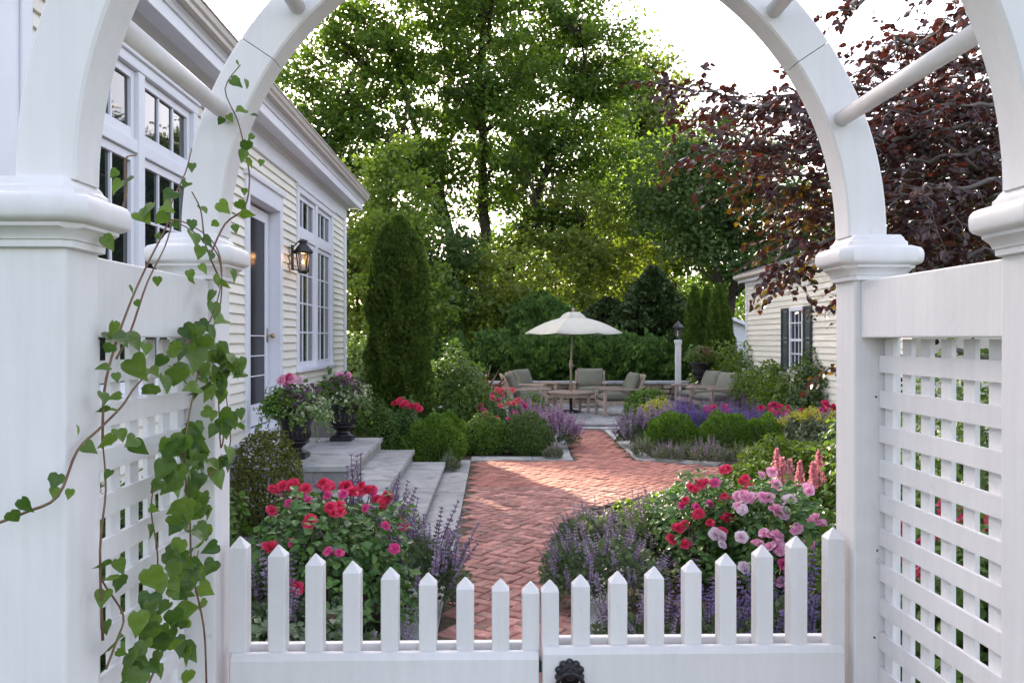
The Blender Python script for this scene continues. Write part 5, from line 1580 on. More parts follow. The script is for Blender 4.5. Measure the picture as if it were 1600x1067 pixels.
catmint('violet_sage', 'violet sage spikes behind the tall end pickets of the right gate leaf', gz(1240, 4.3), 0.55, 0.72, 42, 'nepfol', 'salvia', 'violet sage clumps', near=True, nleaf=2000, folh=0.5, cat='sage')
RR = [(1131, 734, 'red'), (1137, 731, 'red'), (1087, 765, 'red'), (1095, 756, 'red'), (1103, 752, 'red'), (1080, 762, 'red'), (1117, 754, 'hotpink'), (1165, 747, 'red'), (1160, 752, 'red'), (1173, 760, 'red'), (1169, 763, 'red'),
      (1071, 782, 'red'), (1064, 790, 'hotpink'), (1087, 805, 'red'), (1092, 802, 'red'), (1109, 787, 'hotpink'), (1132, 776, 'red'), (1140, 780, 'red'), (1129, 781, 'red'), (1192, 775, 'red'), (1060, 825, 'red'), (1070, 819, 'red'), (1055, 822, 'red'),
      (1131, 811, 'red'), (1141, 809, 'red'), (1137, 805, 'red'), (1110, 817, 'red'), (1049, 842, 'red'), (1070, 850, 'red'), (1074, 846, 'red'), (1128, 830, 'red'), (1235, 815, 'red'), (1180, 836, 'red'), (1088, 792, 'hotpink'), (1272, 866, 'coral')]
PP = [(1190, 743, 'pink'), (1206, 738, 'pink'), (1214, 757, 'pink'), (1262, 762, 'pink'), (1264, 768, 'pink'), (1153, 775, 'pink'), (1161, 772, 'pink'), (1171, 777, 'pink'), (1164, 778, 'pink'), (1154, 792, 'pink'), (1160, 796, 'white_pet'), (1200, 777, 'pink'),
      (1228, 781, 'white_pet'), (1236, 780, 'white_pet'), (1208, 796, 'pink'), (1215, 797, 'pink'), (1226, 799, 'white_pet'), (1224, 803, 'pink'), (1268, 815, 'pink'), (1276, 811, 'pink'), (1285, 817, 'pink'), (1247, 824, 'pink'), (1193, 832, 'pink'),
      (1205, 838, 'pink'), (1215, 837, 'pink'), (1159, 839, 'white_pet'), (1183, 849, 'pink'), (1190, 850, 'white_pet'), (1216, 853, 'pink'), (1219, 862, 'pink'), (1202, 856, 'pink'), (1126, 838, 'white_pet'), (1118, 834, 'white_pet'), (1083, 848, 'pink'), (1087, 842, 'white_pet'),
      (1263, 852, 'pink'), (1224, 882, 'hotpink'), (1216, 911, 'pink'), (1222, 909, 'pink'), (1042, 907, 'pink'), (1110, 900, 'white_pet'), (1163, 886, 'white_pet'), (1129, 850, 'white_pet'), (1060, 883, 'white_pet'), (1243, 829, 'pink'), (1192, 777, 'pink')]
bl = []
for (x, y, c) in RR:
    dd = 6.5 - (y - 735) / 110 * 0.9 + rng.normal() * 0.08
    bl.append((P(x, y, dd), c, 0.040 * rng.uniform(0.8, 1.15)))
rosebush('rose_bush', 'red rose with scattered blooms right of the catmint drift', gz(1100, 6.15), 0.75, 0.72, bl, 'red and pink rose bushes', 1.1, 2200, 0.052)
bl = []
for (x, y, c) in PP:
    dd = 6.3 - (y - 740) / 120 * 0.95 + rng.normal() * 0.08
    bl.append((P(x, y, dd), c, 0.045 * rng.uniform(0.8, 1.15)))
rosebush('rose_bush', 'pale pink rose full of blooms behind the tall pickets at right', gz(1205, 5.75), 0.85, 0.76, bl, 'red and pink rose bushes', 1.2, 3000, 0.055)

def plume(label, base, stalks, mat, h, n=110, group='feathery astilbe plants'):
    t = thing('astilbe', label, 'astilbe', base, 0, group)
    L0 = Vector(base)
    mb = MB()
    for (tip, hh) in stalks:
        q = Vector(tip) - L0
        mb.tube([(q.x * 0.5, q.y * 0.5, 0), (q.x, q.y, q.z)], 0.006, 5)
        u = rng.random(n * 4)
        rad = (0.02 + 0.36 * (1 - u) ** 0.9) * hh * 0.55
        a = rng.uniform(0, 6.28, n * 4); b2 = rng.integers(0, 9, n * 4) * 0.7
        rr = rad * np.sqrt(rng.random(n * 4))
        a = b2 * 1.0 + u * 9 + rng.normal(size=n * 4) * 0.25
        p = np.stack([q.x + np.cos(a) * rr, q.y + np.sin(a) * rr, q.z - hh + u * hh + rr * 0.6], 1)
        leaf_obj('plume', DIA, p, frames_n(rng.normal(size=p.shape) + np.array((0, -0.4, 0.4))), 0.020 * rng.uniform(0.6, 1.4, len(p)), rng.random(len(p)), M[mat], t, local=True)
    mb.build('stalk', M['stem'], t, local=True)
    p, d, r = dome_points(700, 0.5, 0.5, h * 0.55, 0.15, 0.4)
    leaf_obj('foliage', OVATE, p, frames_n(d * 0.4 + np.array((0, 0, 0.9)) + rng.normal(size=d.shape) * 0.5), 0.05 * rng.uniform(0.6, 1.2, len(p)), 0.4 + rng.normal(size=len(p)) * 0.2, M['rosefol'], t, local=True)
    return t
ad = 6.9
plume('pink astilbe with three feathery plumes behind the pale pink roses', gz(1233, ad), [(P(1214, 702, ad), 0.30), (P(1234, 718, ad - 0.1), 0.24), (P(1250, 722, ad), 0.2), (P(1222, 716, ad), 0.22)], 'astilbe', 0.6)
plume('pink astilbe with one tall plume near the right arbor post', gz(1282, ad), [(P(1280, 704, ad), 0.30), (P(1271, 722, ad), 0.22)], 'astilbe', 0.6)

GC = 'bright green ground cover mounds'
for i, (x, d, w, h, lab) in enumerate(((1180, 8.7, 0.8, 0.44, 'bright ground cover mound at the brick court edge, left of the astilbe'), (1225, 9.2, 1.0, 0.64, 'bright ground cover mound right behind the astilbe plumes'),
                                       (1290, 8.8, 0.9, 0.62, 'bright ground cover mound against the right arbor post'), (1000, 7.2, 0.62, 0.34, 'low bright leafy mound behind the catmint at the walk'), (1085, 7.3, 0.85, 0.44, 'bright leafy mound behind the red rose blooms'))):
    shrub('ground_cover', lab, 'ground cover', gz(x, d), w, h, 'cover', 0.045, 4200, GC, OVATE, 0.10, stems=0, outw=0.5, upb=0.8)

shrub('boxwood', 'boxwood at the left end of the right row beside the path', 'boxwood', gz(1052, 13.1), 0.80, 0.56, 'box', 0.032, 6000, BOX, spray=0.7)
shrub('boxwood', 'broad boxwood in the middle of the right row under the violet sage', 'boxwood', gz(1135, 12.7), 0.78, 0.60, 'box', 0.032, 6000, BOX, spray=0.7)
shrub('boxwood', 'boxwood at the right end of the right row beside the lime flowers', 'boxwood', gz(1195, 12.8), 0.74, 0.54, 'box', 0.032, 5000, BOX, spray=0.7)
LV = 'small silver lavender tufts'
for x, d, w, h, lab, fl in ((1007, 12.35, 0.30, 0.30, 'pale lavender tuft beside the right corner of the path', 'lavfol'), (1044, 11.95, 0.34, 0.28, 'faded lavender tuft in front of the left boxwood of the right row', 'lavflo'),
                            (1072, 12.2, 0.26, 0.24, 'small lavender tuft between two larger tufts by the pale edging', 'lavfol'), (1108, 11.75, 0.46, 0.34, 'largest faded lavender tuft in front of the broad boxwood', 'lavflo'), (1156, 11.6, 0.30, 0.28, 'lavender tuft at the right end of the pale edging', 'lavfol')):
    catmint('silver_lavender', lab, gz(x, d), w * 1.25, h * 1.15, 60, 'lavfol', fl, LV, nleaf=1100, leaf=0.03, cat='lavender')
catmint('catmint', 'grey lilac catmint at the right side of the path end', gz(995, 13.6), 0.72, 0.66, 130, group=CM, nleaf=2000, folh=0.55)
catmint('catmint', 'grey catmint behind the left boxwood of the right row', gz(1030, 14.4), 0.75, 0.66, 100, group=CM, nleaf=2000, folh=0.6)
shrub('lime_flower', 'yellow green flowering plant near the patio edge beside the catmint', 'plant', gz(1028, 15.3), 0.75, 0.66, 'lime_flo', 0.045, 900, 'yellow green flowering plants', inner=0.6, stems=0, low=0.1)
for x, d, lab in ((1242, 11.9, 'yellow green flower heads beside the right boxwood'), (1266, 11.5, 'yellow green flower heads in the middle of the lime group'), (1288, 11.2, 'yellow green flower heads nearest the right arbor post')):
    t = shrub('lime_flower', lab, 'plant', gz(x, d), 0.36, 0.66, 'nepfol', 0.05, 900, 'yellow green flowering plants', OVATE, 0.15, stems=0)
    for k in range(5):
        c = np.array((rng.normal() * 0.10, rng.normal() * 0.08, 0.66 + rng.normal() * 0.05))
        p = c + rng.normal(size=(90, 3)) * np.array((0.035, 0.035, 0.028))
        fo = leaf_obj('flower_head', DIA, p, frames_n(rng.normal(size=p.shape) + np.array((0, 0, 0.8))), 0.024, rng.random(len(p)), M['lime_flo'], t, local=True)
        fo['kind'] = 'stuff'
SG = 'violet sage clumps'
for x, d, w, h, lab in ((1065, 14.8, 0.75, 0.78, 'violet sage at the left end of the purple band'), (1100, 14.6, 0.7, 0.70, 'violet sage below the two far armchairs'), (1140, 14.3, 0.85, 0.76, 'violet sage in the middle of the purple band'),
                        (1185, 13.9, 0.8, 0.74, 'violet sage above the right boxwood'), (1220, 13.6, 0.7, 0.70, 'violet sage right of the band under the red roses'), (1248, 12.9, 0.6, 0.70, 'violet sage just behind the lime flowers'), (1288, 12.7, 0.7, 0.80, 'violet sage against the right arbor post')):
    catmint('violet_sage', lab, gz(x, d), w, h, 260, 'nepfol', 'bandsage', SG, nleaf=1300, folh=0.55, cat='sage', lean=0.3, spl=(0.4, 0.65), tmsets=SALV, wid=0.9)
for x, d, lab in ((1070, 16.4, 'dusky tall sage left of the far armchairs'), (1115, 16.2, 'dusky tall sage in front of the far armchairs'), (1160, 16.0, 'dusky tall sage right of the far armchairs')):
    catmint('dusky_sage', lab, gz(x, d), 0.8, 0.84, 130, 'nepfol', 'darksage', 'dusky tall sage clumps', nleaf=1100, folh=0.5, cat='sage', lean=0.3, spl=(0.45, 0.7), tmsets=SALV, wid=0.8)
for (cx_, cy_, rx, ry, n, lab, x, d) in ((1122, 641, 20, 8, 12, 'red rose cluster above the purple band', 1122, 15.0), (1232, 640, 50, 11, 18, 'red roses right of the band under the copper beech', 1235, 14.6), (1290, 640, 14, 14, 8, 'red roses touching the right arbor post', 1292, 14.2)):
    bl = scatter_blooms(n, cx_, cy_, rx, ry, d - 0.2, d + 0.2, ['red', 'red', 'hotpink', 'red'], 0.06, 0.08)
    rosebush('rose_bush', lab, gz(x, d), 0.9 if n > 10 else 0.6, 0.55, bl, 'red and pink rose bushes', None, 1800, 0.055, near=False)
SH = 'loose green shrubs before the cottage'
for x, d, w, h, m_, lab in ((1152, 20.0, 1.8, 1.65, 'lime', 'airy light green shrub in front of the cottage corner'), (1200, 17.6, 1.4, 1.2, 'lime', 'green shrub below the cottage clapboards'), (1235, 16.3, 1.3, 1.05, 'lime', 'green shrub under the cottage window'),
                            (1282, 15.6, 1.2, 1.45, 'deep', 'dark shrub between the cottage window and the arbor'), (1100, 20.6, 1.0, 0.95, 'shrub', 'low shrub beside the far urn'), (1292, 17.0, 1.2, 1.7, 'shrub', 'tall leafy shrub right of the cottage window')):
    shrub('leafy_shrub', lab, 'shrub', gz(x, d), w, h, m_, 0.075, 3200, SH, OVATE, 0.22, inner=0.35, kk=4)
shrub('leafy_shrub', 'small round shrub at the right patio corner beside the armchair', 'shrub', gz(1010, 17.0), 0.9, 0.72, 'box', 0.05, 3000, None, OVATE, 0.12)

# plants seen only through the right lattice
for x, d, w, h, m_, lab in ((1500, 3.6, 0.9, 0.75, 'rosefol', 'dark leafy bush close behind the lower right lattice'), (1420, 4.6, 1.0, 0.9, 'boxdark', 'dark bush behind the left part of the right lattice'), (1570, 3.1, 0.8, 1.0, 'boxdark', 'dark bush behind the right edge of the lattice'),
                            (1450, 7.0, 1.7, 1.5, 'deep', 'tall dark shrub behind the upper right lattice'), (1590, 5.6, 1.5, 1.6, 'deep', 'tall dark shrub at the far right behind the lattice')):
    shrub('leafy_shrub', lab, 'shrub', gz(x, d), w, h, m_, 0.055, 3600, 'shrubs behind the right lattice', OVATE, 0.2, inner=0.4)
plume('rose red astilbe seen in strips through the right lattice', gz(1480, 3.3), [(P(x, y, 3.3), 0.16) for x, y in ((1412, 815), (1474, 780), (1508, 792), (1549, 800), (1440, 842))], 'astred', 0.6)

# plants seen through the left lattice
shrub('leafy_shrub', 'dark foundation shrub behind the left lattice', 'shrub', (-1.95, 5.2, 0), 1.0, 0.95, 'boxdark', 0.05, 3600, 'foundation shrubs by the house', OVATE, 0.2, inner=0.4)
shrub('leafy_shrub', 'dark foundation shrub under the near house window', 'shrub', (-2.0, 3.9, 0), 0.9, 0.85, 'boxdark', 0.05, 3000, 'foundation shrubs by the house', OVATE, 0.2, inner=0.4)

# ================================================================== HEDGE AND EVERGREENS
YE = 'spreading yews behind the patio wall'
for i, (x, d, w, h, lab) in enumerate(((715, 23.4, 2.4, 1.85, 'spreading yew left of the barbecue grill'), (775, 23.8, 2.3, 2.0, 'spreading yew behind the left armchairs'), (835, 23.3, 2.3, 1.95, 'spreading yew left of the umbrella pole'), (893, 23.8, 2.3, 1.9, 'spreading yew right behind the umbrella pole'),
                                       (950, 23.4, 2.2, 1.95, 'spreading yew behind the right armchair'), (1008, 23.6, 2.2, 1.9, 'spreading yew left of the lamp post'), (1062, 23.9, 2.0, 1.75, 'spreading yew behind the lamp post'), (650, 23.0, 2.2, 2.1, 'spreading yew behind the tall evergreen column'))):
    shrub('yew_shrub', lab, 'yew', gz(x, d), w, h * 0.84, 'yew', 0.125, 9000, YE, DIA, 0.30, dp=2.0, inner=0.5, spray=1.1, kk=8.5)
conifer('round_evergreen', 'dark domed evergreen left of the umbrella top', gz(847, 26.5), 2.3, 3.1, 'yew', 12000, 0.14, None, [(0, 0.8), (0.3, 1), (0.6, 0.95), (0.85, 0.65), (1, 0.05)], lumps=0.10)
conifer('spruce_tree', 'broad dark spruce behind the lamp post', gz(1020, 26.5), 3.6, 3.9, 'spruce', 22000, 0.16, None, [(0, 1), (0.3, 0.92), (0.6, 0.62), (0.85, 0.28), (1, 0.02)], lumps=0.08, layered=9)
conifer('dark_evergreen', 'dark evergreen behind the umbrella canopy', gz(950, 27.5), 3.0, 3.0, 'spruce', 14000, 0.16, None, [(0, 0.9), (0.3, 1), (0.6, 0.8), (0.85, 0.42), (1, 0.03)], lumps=0.12, layered=6)
AR = 'three arborvitae left of the cottage'
for x, d, w, y, lab in ((1085, 23.2, 0.62, 448, 'arborvitae at the left of the three'), (1104, 23.8, 0.52, 449, 'arborvitae in the middle of the three, mostly hidden'), (1124, 22.8, 0.80, 445, 'arborvitae at the right of the three, broadest')):
    conifer('arborvitae', lab, gz(x, d), w, ZD(y, d), 'arbor', 15000, 0.08, AR, [(0, 0.8), (0.2, 1), (0.5, 0.93), (0.75, 0.68), (0.92, 0.3), (1, 0.02)], lumps=0.05)

# ================================================================== TREES
def st_(pts): return pts
TRE = 'broadleaf trees behind the garden'
tree('maple_tree', 'great spreading maple with several dark stems in the centre background', 'tree', (XD(748, 35), 35), 
     [[(0, 0, 0), (-0.3, 0, 3), (-1.2, 0, 6), (-2.2, 0.3, 9), (-3.4, 0.5, 13)], [(0.1, 0.2, 0), (0.3, 0, 4), (0.2, 0, 8), (0.0, -0.3, 12), (0.3, 0, 16)], [(0.3, 0, 0), (0.9, 0.2, 3.5), (1.8, 0, 6), (3.0, -0.4, 9), (4.8, -0.5, 12.5)], [(-0.3, 0.1, 0), (-0.9, 0.5, 4), (-1.6, 1, 8), (-1.2, 1.4, 14)]],
     [(-0.5, 0, 11.5, 7.0, 5.0, 5.2), (-4.0, 0, 9.0, 4.2, 4.0, 3.6), (2.8, 0, 9.5, 3.9, 4.0, 4.2), (0, 0, 15, 5.0, 4.5, 3.0), (2.0, -1, 5.8, 2.6, 2.4, 1.6), (-6.0, 0, 12.6, 2.8, 3.0, 3.4), (4.6, 0, 13.5, 2.6, 3.0, 2.6)],
     980, 0.66, 95, 0.175, 'maple', group=TRE, tr=0.30, limbs=30, gap=0.36, flat=0.55)
tree('young_tree', 'bright green slender tree rising left of the maple stems', 'tree', (XD(612, 23), 23), [[(0, 0, 0), (0.05, 0, 3), (-0.05, 0, 5), (0, 0, 7.3)]],
     [(0, 0, 4.2, 1.25, 1.1, 2.6), (0, 0, 6.2, 0.65, 0.6, 1.3), (0.5, 0, 2.8, 1.3, 1.1, 1.6)], 150, 0.42, 80, 0.13, 'lime', group=TRE, tr=0.07, limbs=12, gap=0.25)
tree('pale_tree', 'tall hazy pale green tree right of the maple', 'tree', (XD(1000, 46), 46), [[(0, 0, 0), (0.2, 0, 6), (0, 0, 11), (0.2, 0, 16)]],
     [(0, 0, 9.5, 3.2, 2.6, 5.5), (0.3, 0, 14.0, 2.6, 2.0, 3.0), (2.2, 0, 10.5, 1.8, 1.6, 3.2), (-1.5, 0, 5, 2.4, 2, 3)], 400, 0.85, 80, 0.26, 'pale', group=TRE, tr=0.16, limbs=16, gap=0.32)
tree('green_tree', 'dark green tree with visible limbs behind the copper leaves at right', 'tree', (XD(1135, 31), 31), [[(0, 0, 0), (-0.1, 0, 3), (-0.5, 0, 5), (-1.2, 0, 8)], [(0.1, 0, 0), (0.2, 0, 3.2), (0.9, 0, 5.5), (1.8, 0, 8.5)]],
     [(0, 0, 6.6, 3.6, 3, 3.0), (1.6, 0, 5.2, 2.8, 2.6, 2.4), (-1.2, 0, 7.2, 2.2, 2.2, 2.4)], 300, 0.60, 80, 0.17, 'deep', group=TRE, tr=0.20, limbs=24, gap=0.40)
tree('understory_tree', 'sunlit yellow green small tree right of the evergreen column', 'tree', (XD(742, 30), 30), [[(0, 0, 0), (0.3, 0, 2), (0.1, 0, 4.2)], [(0, 0, 0), (-0.6, 0, 2.4), (-1.0, 0, 4.0)]],
     [(0, 0, 3.2, 2.6, 1.8, 2.0), (1.4, 0, 2.2, 1.8, 1.5, 1.4)], 170, 0.5, 70, 0.16, 'under', group=TRE, tr=0.07, limbs=12, gap=0.32)
tree('understory_tree', 'yellow green small tree behind the umbrella top', 'tree', (XD(905, 33), 33), [[(0, 0, 0), (-0.2, 0, 2.5), (0.1, 0, 6)]],
     [(0, 0, 5.0, 2.6, 2.0, 2.8), (1.6, 0, 3.8, 2.0, 1.6, 1.8)], 190, 0.55, 70, 0.17, 'under', group=TRE, tr=0.09, limbs=12, gap=0.28)
tree('understory_tree', 'loose yellow green small tree beyond the house corner', 'tree', (XD(556, 25), 25), [[(0, 0, 0), (0.1, 0, 2.4), (-0.2, 0, 5.2)]],
     [(0, 0, 3.4, 1.7, 1.6, 2.6), (-0.8, 0, 5.0, 1.4, 1.4, 1.6)], 150, 0.45, 75, 0.14, 'under', group=TRE, tr=0.08, limbs=12, gap=0.28)
tree('understory_tree', 'sunlit small tree between the pale tree and the spruce', 'tree', (XD(1050, 36), 36), [[(0, 0, 0), (0.2, 0, 3), (0, 0, 7)]],
     [(0, 0, 5.6, 2.6, 2.2, 3.4), (0.5, 0, 8.6, 1.6, 1.5, 2.0)], 200, 0.6, 70, 0.19, 'lime', group=TRE, tr=0.10, limbs=14, gap=0.30)
# trees behind the house dapple the sun; tall unseen one added to shade arbor
tree('side_tree', 'dark tree beyond the house roof at the far left', 'tree', (-9.0, 33), [[(0, 0, 0), (0, 0, 4), (0.4, 0, 8.5)]],
     [(0, 0, 7.0, 3.6, 3.2, 3.6)], 190, 0.8, 70, 0.22, 'deep', group=TRE, tr=0.2, limbs=16, gap=0.32)
tree('garden_tree', 'mid green tree behind the tall evergreen column', 'tree', (XD(660, 29), 29), [[(0, 0, 0), (0.1, 0, 2.6), (0.4, 0, 5.2)]],
     [(0, 0, 3.6, 2.2, 2.0, 2.6)], 150, 0.55, 75, 0.16, 'deep', group=TRE, tr=0.10, limbs=12, gap=0.25)
tree('side_tree', 'unseen tall tree beyond the house at the far left, added to shade the arbor', 'tree', (-10.3, 28.5), [[(0, 0, 0), (0, 0, 6), (0.4, 0, 19)]],
     [(0, 0, 18.2, 4.6, 4.2, 4.4)], 330, 0.9, 70, 0.24, 'maple', group=TRE, tr=0.28, limbs=20, gap=0.22)
# far-off wood: one mass of leaves along the horizon
fw = thing('far_wood', 'far-off green wood closing the view behind all the trees', 'wood', (0, 60, 0), 0, None, 'stuff')
nc = 1500
cx_ = rng.uniform(-46, 46, nc); cd_ = rng.uniform(48, 66, nc)
top = 7.0 + 1.8 * np.sin(cx_ * 0.35) + 1.3 * np.sin(cx_ * 0.9 + 1)
cz_ = top * rng.random(nc) ** 0.7
per = 45
idx = np.repeat(np.arange(nc), per)
p = np.stack([cx_, cd_ - 60, cz_], 1)[idx] + rng.normal(size=(nc * per, 3)) * np.array((0.9, 0.9, 0.6))
lvc = rng.normal(size=nc) * 0.2
v, f = bake(DIA, p, frames_n(rng.normal(size=p.shape) + np.array((0, 0, 0.7))), 0.40 * rng.uniform(0.6, 1.2, len(p)))
link('crown', raw_mesh('crown', v, f, M['wood'], lv=np.repeat(np.clip(0.45 + lvc[idx] + rng.normal(size=len(p)) * 0.15, 0, 1), 2)), fw)
mb = MB()
for i in range(60):
    x = rng.uniform(-40, 40); y = rng.uniform(-10, 5)
    mb.tube([(x, y, 0), (x + rng.normal() * 0.3, y, 4), (x + rng.normal() * 0.8, y, 8)], [0.22, 0.17, 0.08], 6)
mb.build('trunk', M['bark'], fw, local=True)

# ================================================================== COPPER BEECH
bt = thing('copper_beech', 'dark purple copper beech leaning in from the right behind the arbor', 'tree', (6.6, 9.6, 0))
O = np.array((6.6, 9.6, 0.0))
mb = MB()
mb.tube([O, O + (-0.1, -0.1, 1.5), O + (-0.3, -0.2, 3.2), O + (-0.5, -0.1, 5.5), O + (-0.4, 0, 8)], [0.28, 0.22, 0.18, 0.12, 0.05], 10)
twig_pts, twig_dir = [], []
def limb(pts, r0, sub, tl, nl, sag=-0.12):
    """limb through photo measured points with side twigs carrying leaves"""
    pts = [np.array(p_, float) for p_ in pts]
    q = []
    for i in range(len(pts) - 1):
        for s_ in np.linspace(0, 1, 6)[:-1]: q.append(pts[i] * (1 - s_) + pts[i + 1] * s_)
    q.append(pts[-1]); q = np.array(q)
    q[1:] += rng.normal(size=(len(q) - 1, 3)) * 0.03
    mb.tube(q, list(np.linspace(r0, 0.006, len(q))), 6)
    n = len(q)
    for k in range(sub):
        u = (0.12 + 0.88 * (k + rng.random()) / sub) * (n - 1)
        i = min(int(u), n - 2)
        b0 = q[i] * (1 - u + i) + q[i + 1] * (u - i)
        t_ = nrm(q[i + 1] - q[i])
        side = nrm(np.cross(t_, (0, 0, 1))) * (1 if k % 2 else -1)
        dv = nrm(t_ * rng.uniform(0.3, 0.9) + side * rng.uniform(0.4, 1.0) + np.array((0, 0, rng.normal() * 0.35 - 0.05)))
        ln_ = tl * rng.uniform(0.5, 1.15)
        e = b0 + dv * ln_ + np.array((0, 0, sag * ln_))
        c = curve_pts(b0, e, 0.05, 5, 0.03)
        mb.tube(c, [0.006, 0.005, 0.004, 0.003, 0.002], 4, cap=False)
        for j in range(nl):
            s_ = (j + 0.6) / nl
            a = min(int(s_ * 4), 3); f_ = s_ * 4 - a
            pt = c[a] * (1 - f_) + c[a + 1] * f_
            sd = nrm(np.cross(dv, (0, 0, 1))) * (1 if j % 2 else -1)
            twig_pts.append(pt + rng.normal(size=3) * 0.012)
            twig_dir.append(nrm(dv * rng.uniform(0.3, 0.8) + sd * rng.uniform(0.5, 1.0) + np.array((0, 0, -0.35 + rng.normal() * 0.3))))
def tp(z): return O + np.array((-0.3, -0.15, z))
V3 = lambda x, y, d: np.array(P(x, y, d))
LIMBS = [([tp(2.6), V3(1480, 240, 8.4), V3(1300, 190, 7.6), V3(1130, 150, 7.2), V3(1025, 130, 7.0)], 26, 0.45),
         ([tp(2.4), V3(1450, 280, 8.0), V3(1280, 240, 7.4), V3(1120, 200, 7.2)], 26, 0.5),
         ([tp(2.3), V3(1460, 320, 8.2), V3(1300, 290, 7.6), V3(1190, 260, 7.5)], 24, 0.5),
         ([tp(3.4), V3(1480, 160, 8.2), V3(1330, 130, 7.4), V3(1220, 160, 7.2)], 22, 0.45),
         ([tp(2.0), V3(1460, 380, 8.2), V3(1330, 370, 7.4), V3(1235, 385, 7.0), V3(1200, 430, 7.0)], 24, 0.42),
         ([tp(1.9), V3(1480, 400, 8.6), V3(1360, 390, 8.0), V3(1260, 350, 7.8)], 22, 0.5),
         ([tp(1.5), V3(1450, 560, 8.4), V3(1330, 560, 8.2), V3(1290, 575, 8.2)], 10, 0.4),
         ([tp(3.8), V3(1550, 120, 8.0), V3(1480, 60, 7.4), V3(1400, 70, 7.2), V3(1350, 110, 7.2)], 22, 0.45),
         ([tp(4.5), V3(1560, 40, 8.4), V3(1480, -20, 7.6), V3(1380, -30, 7.2), V3(1310, 20, 7.2)], 20, 0.42),
         ([tp(4.2), V3(1590, 60, 7.6), V3(1540, 10, 7.0), V3(1480, 30, 6.8)], 18, 0.45)]
LIMBS += [([tp(2.8), V3(1450, 230, 8.8), V3(1300, 200, 8.2), V3(1180, 170, 7.8), V3(1090, 130, 7.6)], 26, 0.5),
          ([tp(2.4), V3(1450, 300, 8.6), V3(1320, 270, 8.0), V3(1200, 235, 7.6), V3(1080, 235, 7.4)], 28, 0.5),
          ([tp(2.2), V3(1450, 340, 8.4), V3(1330, 320, 7.9), V3(1230, 300, 7.6), V3(1150, 290, 7.4)], 26, 0.45),
          ([tp(2.0), V3(1450, 400, 8.0), V3(1340, 350, 7.4), V3(1250, 330, 7.2)], 24, 0.45),
          ([tp(1.9), V3(1450, 420, 8.6), V3(1340, 420, 8.0), V3(1260, 420, 7.7), V3(1215, 450, 7.6)], 24, 0.42),
          ([tp(2.6), V3(1450, 200, 7.6), V3(1340, 230, 7.0), V3(1270, 210, 6.8)], 22, 0.45)]
for y0_, d_ in ((130, 8.3), (190, 7.8), (230, 8.6), (270, 8.0), (310, 7.4), (350, 8.4), (390, 7.8), (430, 8.2), (165, 7.0), (290, 6.6), (340, 6.8), (240, 7.2), (400, 6.9), (100, 7.4), (60, 7.9)):
    LIMBS.append(([tp(2.0 + (450 - y0_) / 160), V3(1580, y0_ - 5, d_ + 0.4), V3(1470, y0_ + 5, d_), V3(1370 + rnd.uniform(-20, 60), y0_ + 15, d_ - 0.2)], 26, 0.55))
for y0_, d_ in ((160, 9.6), (210, 9.8), (260, 9.4), (310, 9.8), (360, 9.5), (410, 9.8), (455, 9.5)):
    LIMBS.append(([tp(2.0 + (450 - y0_) / 160), V3(1540, y0_, d_), V3(1420, y0_ + 10, d_), V3(1300 + rnd.uniform(-30, 30), y0_ + 20, d_ - 0.2)], 28, 0.65))
for y0_, d_ in ((110, 10.6), (140, 10.9), (175, 11.3), (205, 10.7), (235, 11.2), (265, 10.8), (295, 11.4), (325, 10.8), (350, 11.2), (380, 10.7), (405, 11.2), (430, 10.8), (460, 11.0), (75, 11.0), (40, 10.8)):
    LIMBS.append(([tp(2.0 + (450 - y0_) / 160), V3(1620, y0_, d_), V3(1500, y0_ + 8, d_ + 0.2), V3(1390 + rnd.uniform(-30, 30), y0_ + 15, d_)], 26, 0.75))
for y0_, d_, xe in ((150, 8.8, 1120), (185, 9.2, 1060), (215, 9.0, 1150), (250, 9.3, 1100), (280, 9.0, 1180), (310, 9.2, 1200), (340, 8.8, 1230), (370, 9.0, 1250), (175, 8.2, 1180), (230, 8.4, 1230)):
    LIMBS.append(([tp(2.0 + (450 - y0_) / 160), V3(1500, y0_ - 10, d_), V3(1350, y0_ - 4, d_), V3(xe, y0_, d_ - 0.3)], 34, 0.55))
for pts, sub, tl in LIMBS:
    limb(pts, 0.035, sub, tl, 12)
mb.build('trunk', M['beechbark'], bt, smooth=True)
tpz = np.array(twig_pts); tdz = np.array(twig_dir)
frm = frames_l(tdz, (0, 0, 1), 0.75)
szs = 0.076 * rng.uniform(0.7, 1.2, len(tpz))
lvz = np.clip(0.4 + rng.normal(size=len(tpz)) * 0.25, 0, 1)
pxx = 772 + tpz[:, 0] / tpz[:, 1] * FPX; pyy = 530 - (tpz[:, 2] - CAMZ) / tpz[:, 1] * FPX
vis = (pxx > 990) & (pxx < 1600) & (pyy > 0) & (pyy < 600)
# the 300 largest in view as single leaves, the rest joined
order = np.argsort(np.where(vis, szs / tpz[:, 1], 0))[::-1][:300]
LM = []
for k in range(3):
    v_ = OVATE[0] * np.array((1, 1, 1 + 0.5 * k))
    LM.append(raw_mesh('leaf', v_, OVATE[1], M['copper'], lv=np.full(8, 0.25 + 0.25 * k)))
for k, i in enumerate(order):
    mt = Matrix(frm[i].tolist()).to_4x4() @ Matrix.Scale(float(szs[i]), 4)
    mt.translation = Vector(tpz[i]) - Vector(O)
    link('leaf', LM[k % 3], bt, mt)
keep = np.ones(len(tpz), bool); keep[order] = False
olive = (tpz[:, 2] < 3.3) & (rng.random(len(tpz)) < 0.45) & (tpz[:, 1] > 7.4)
for sel, mt_ in ((keep & ~olive, 'copper'), (keep & olive, 'copperolive')):
    o = leaf_obj('crown', OVATE, tpz[sel], frm[sel], szs[sel], lvz[sel], M[mt_], bt)
    o['kind'] = 'stuff'

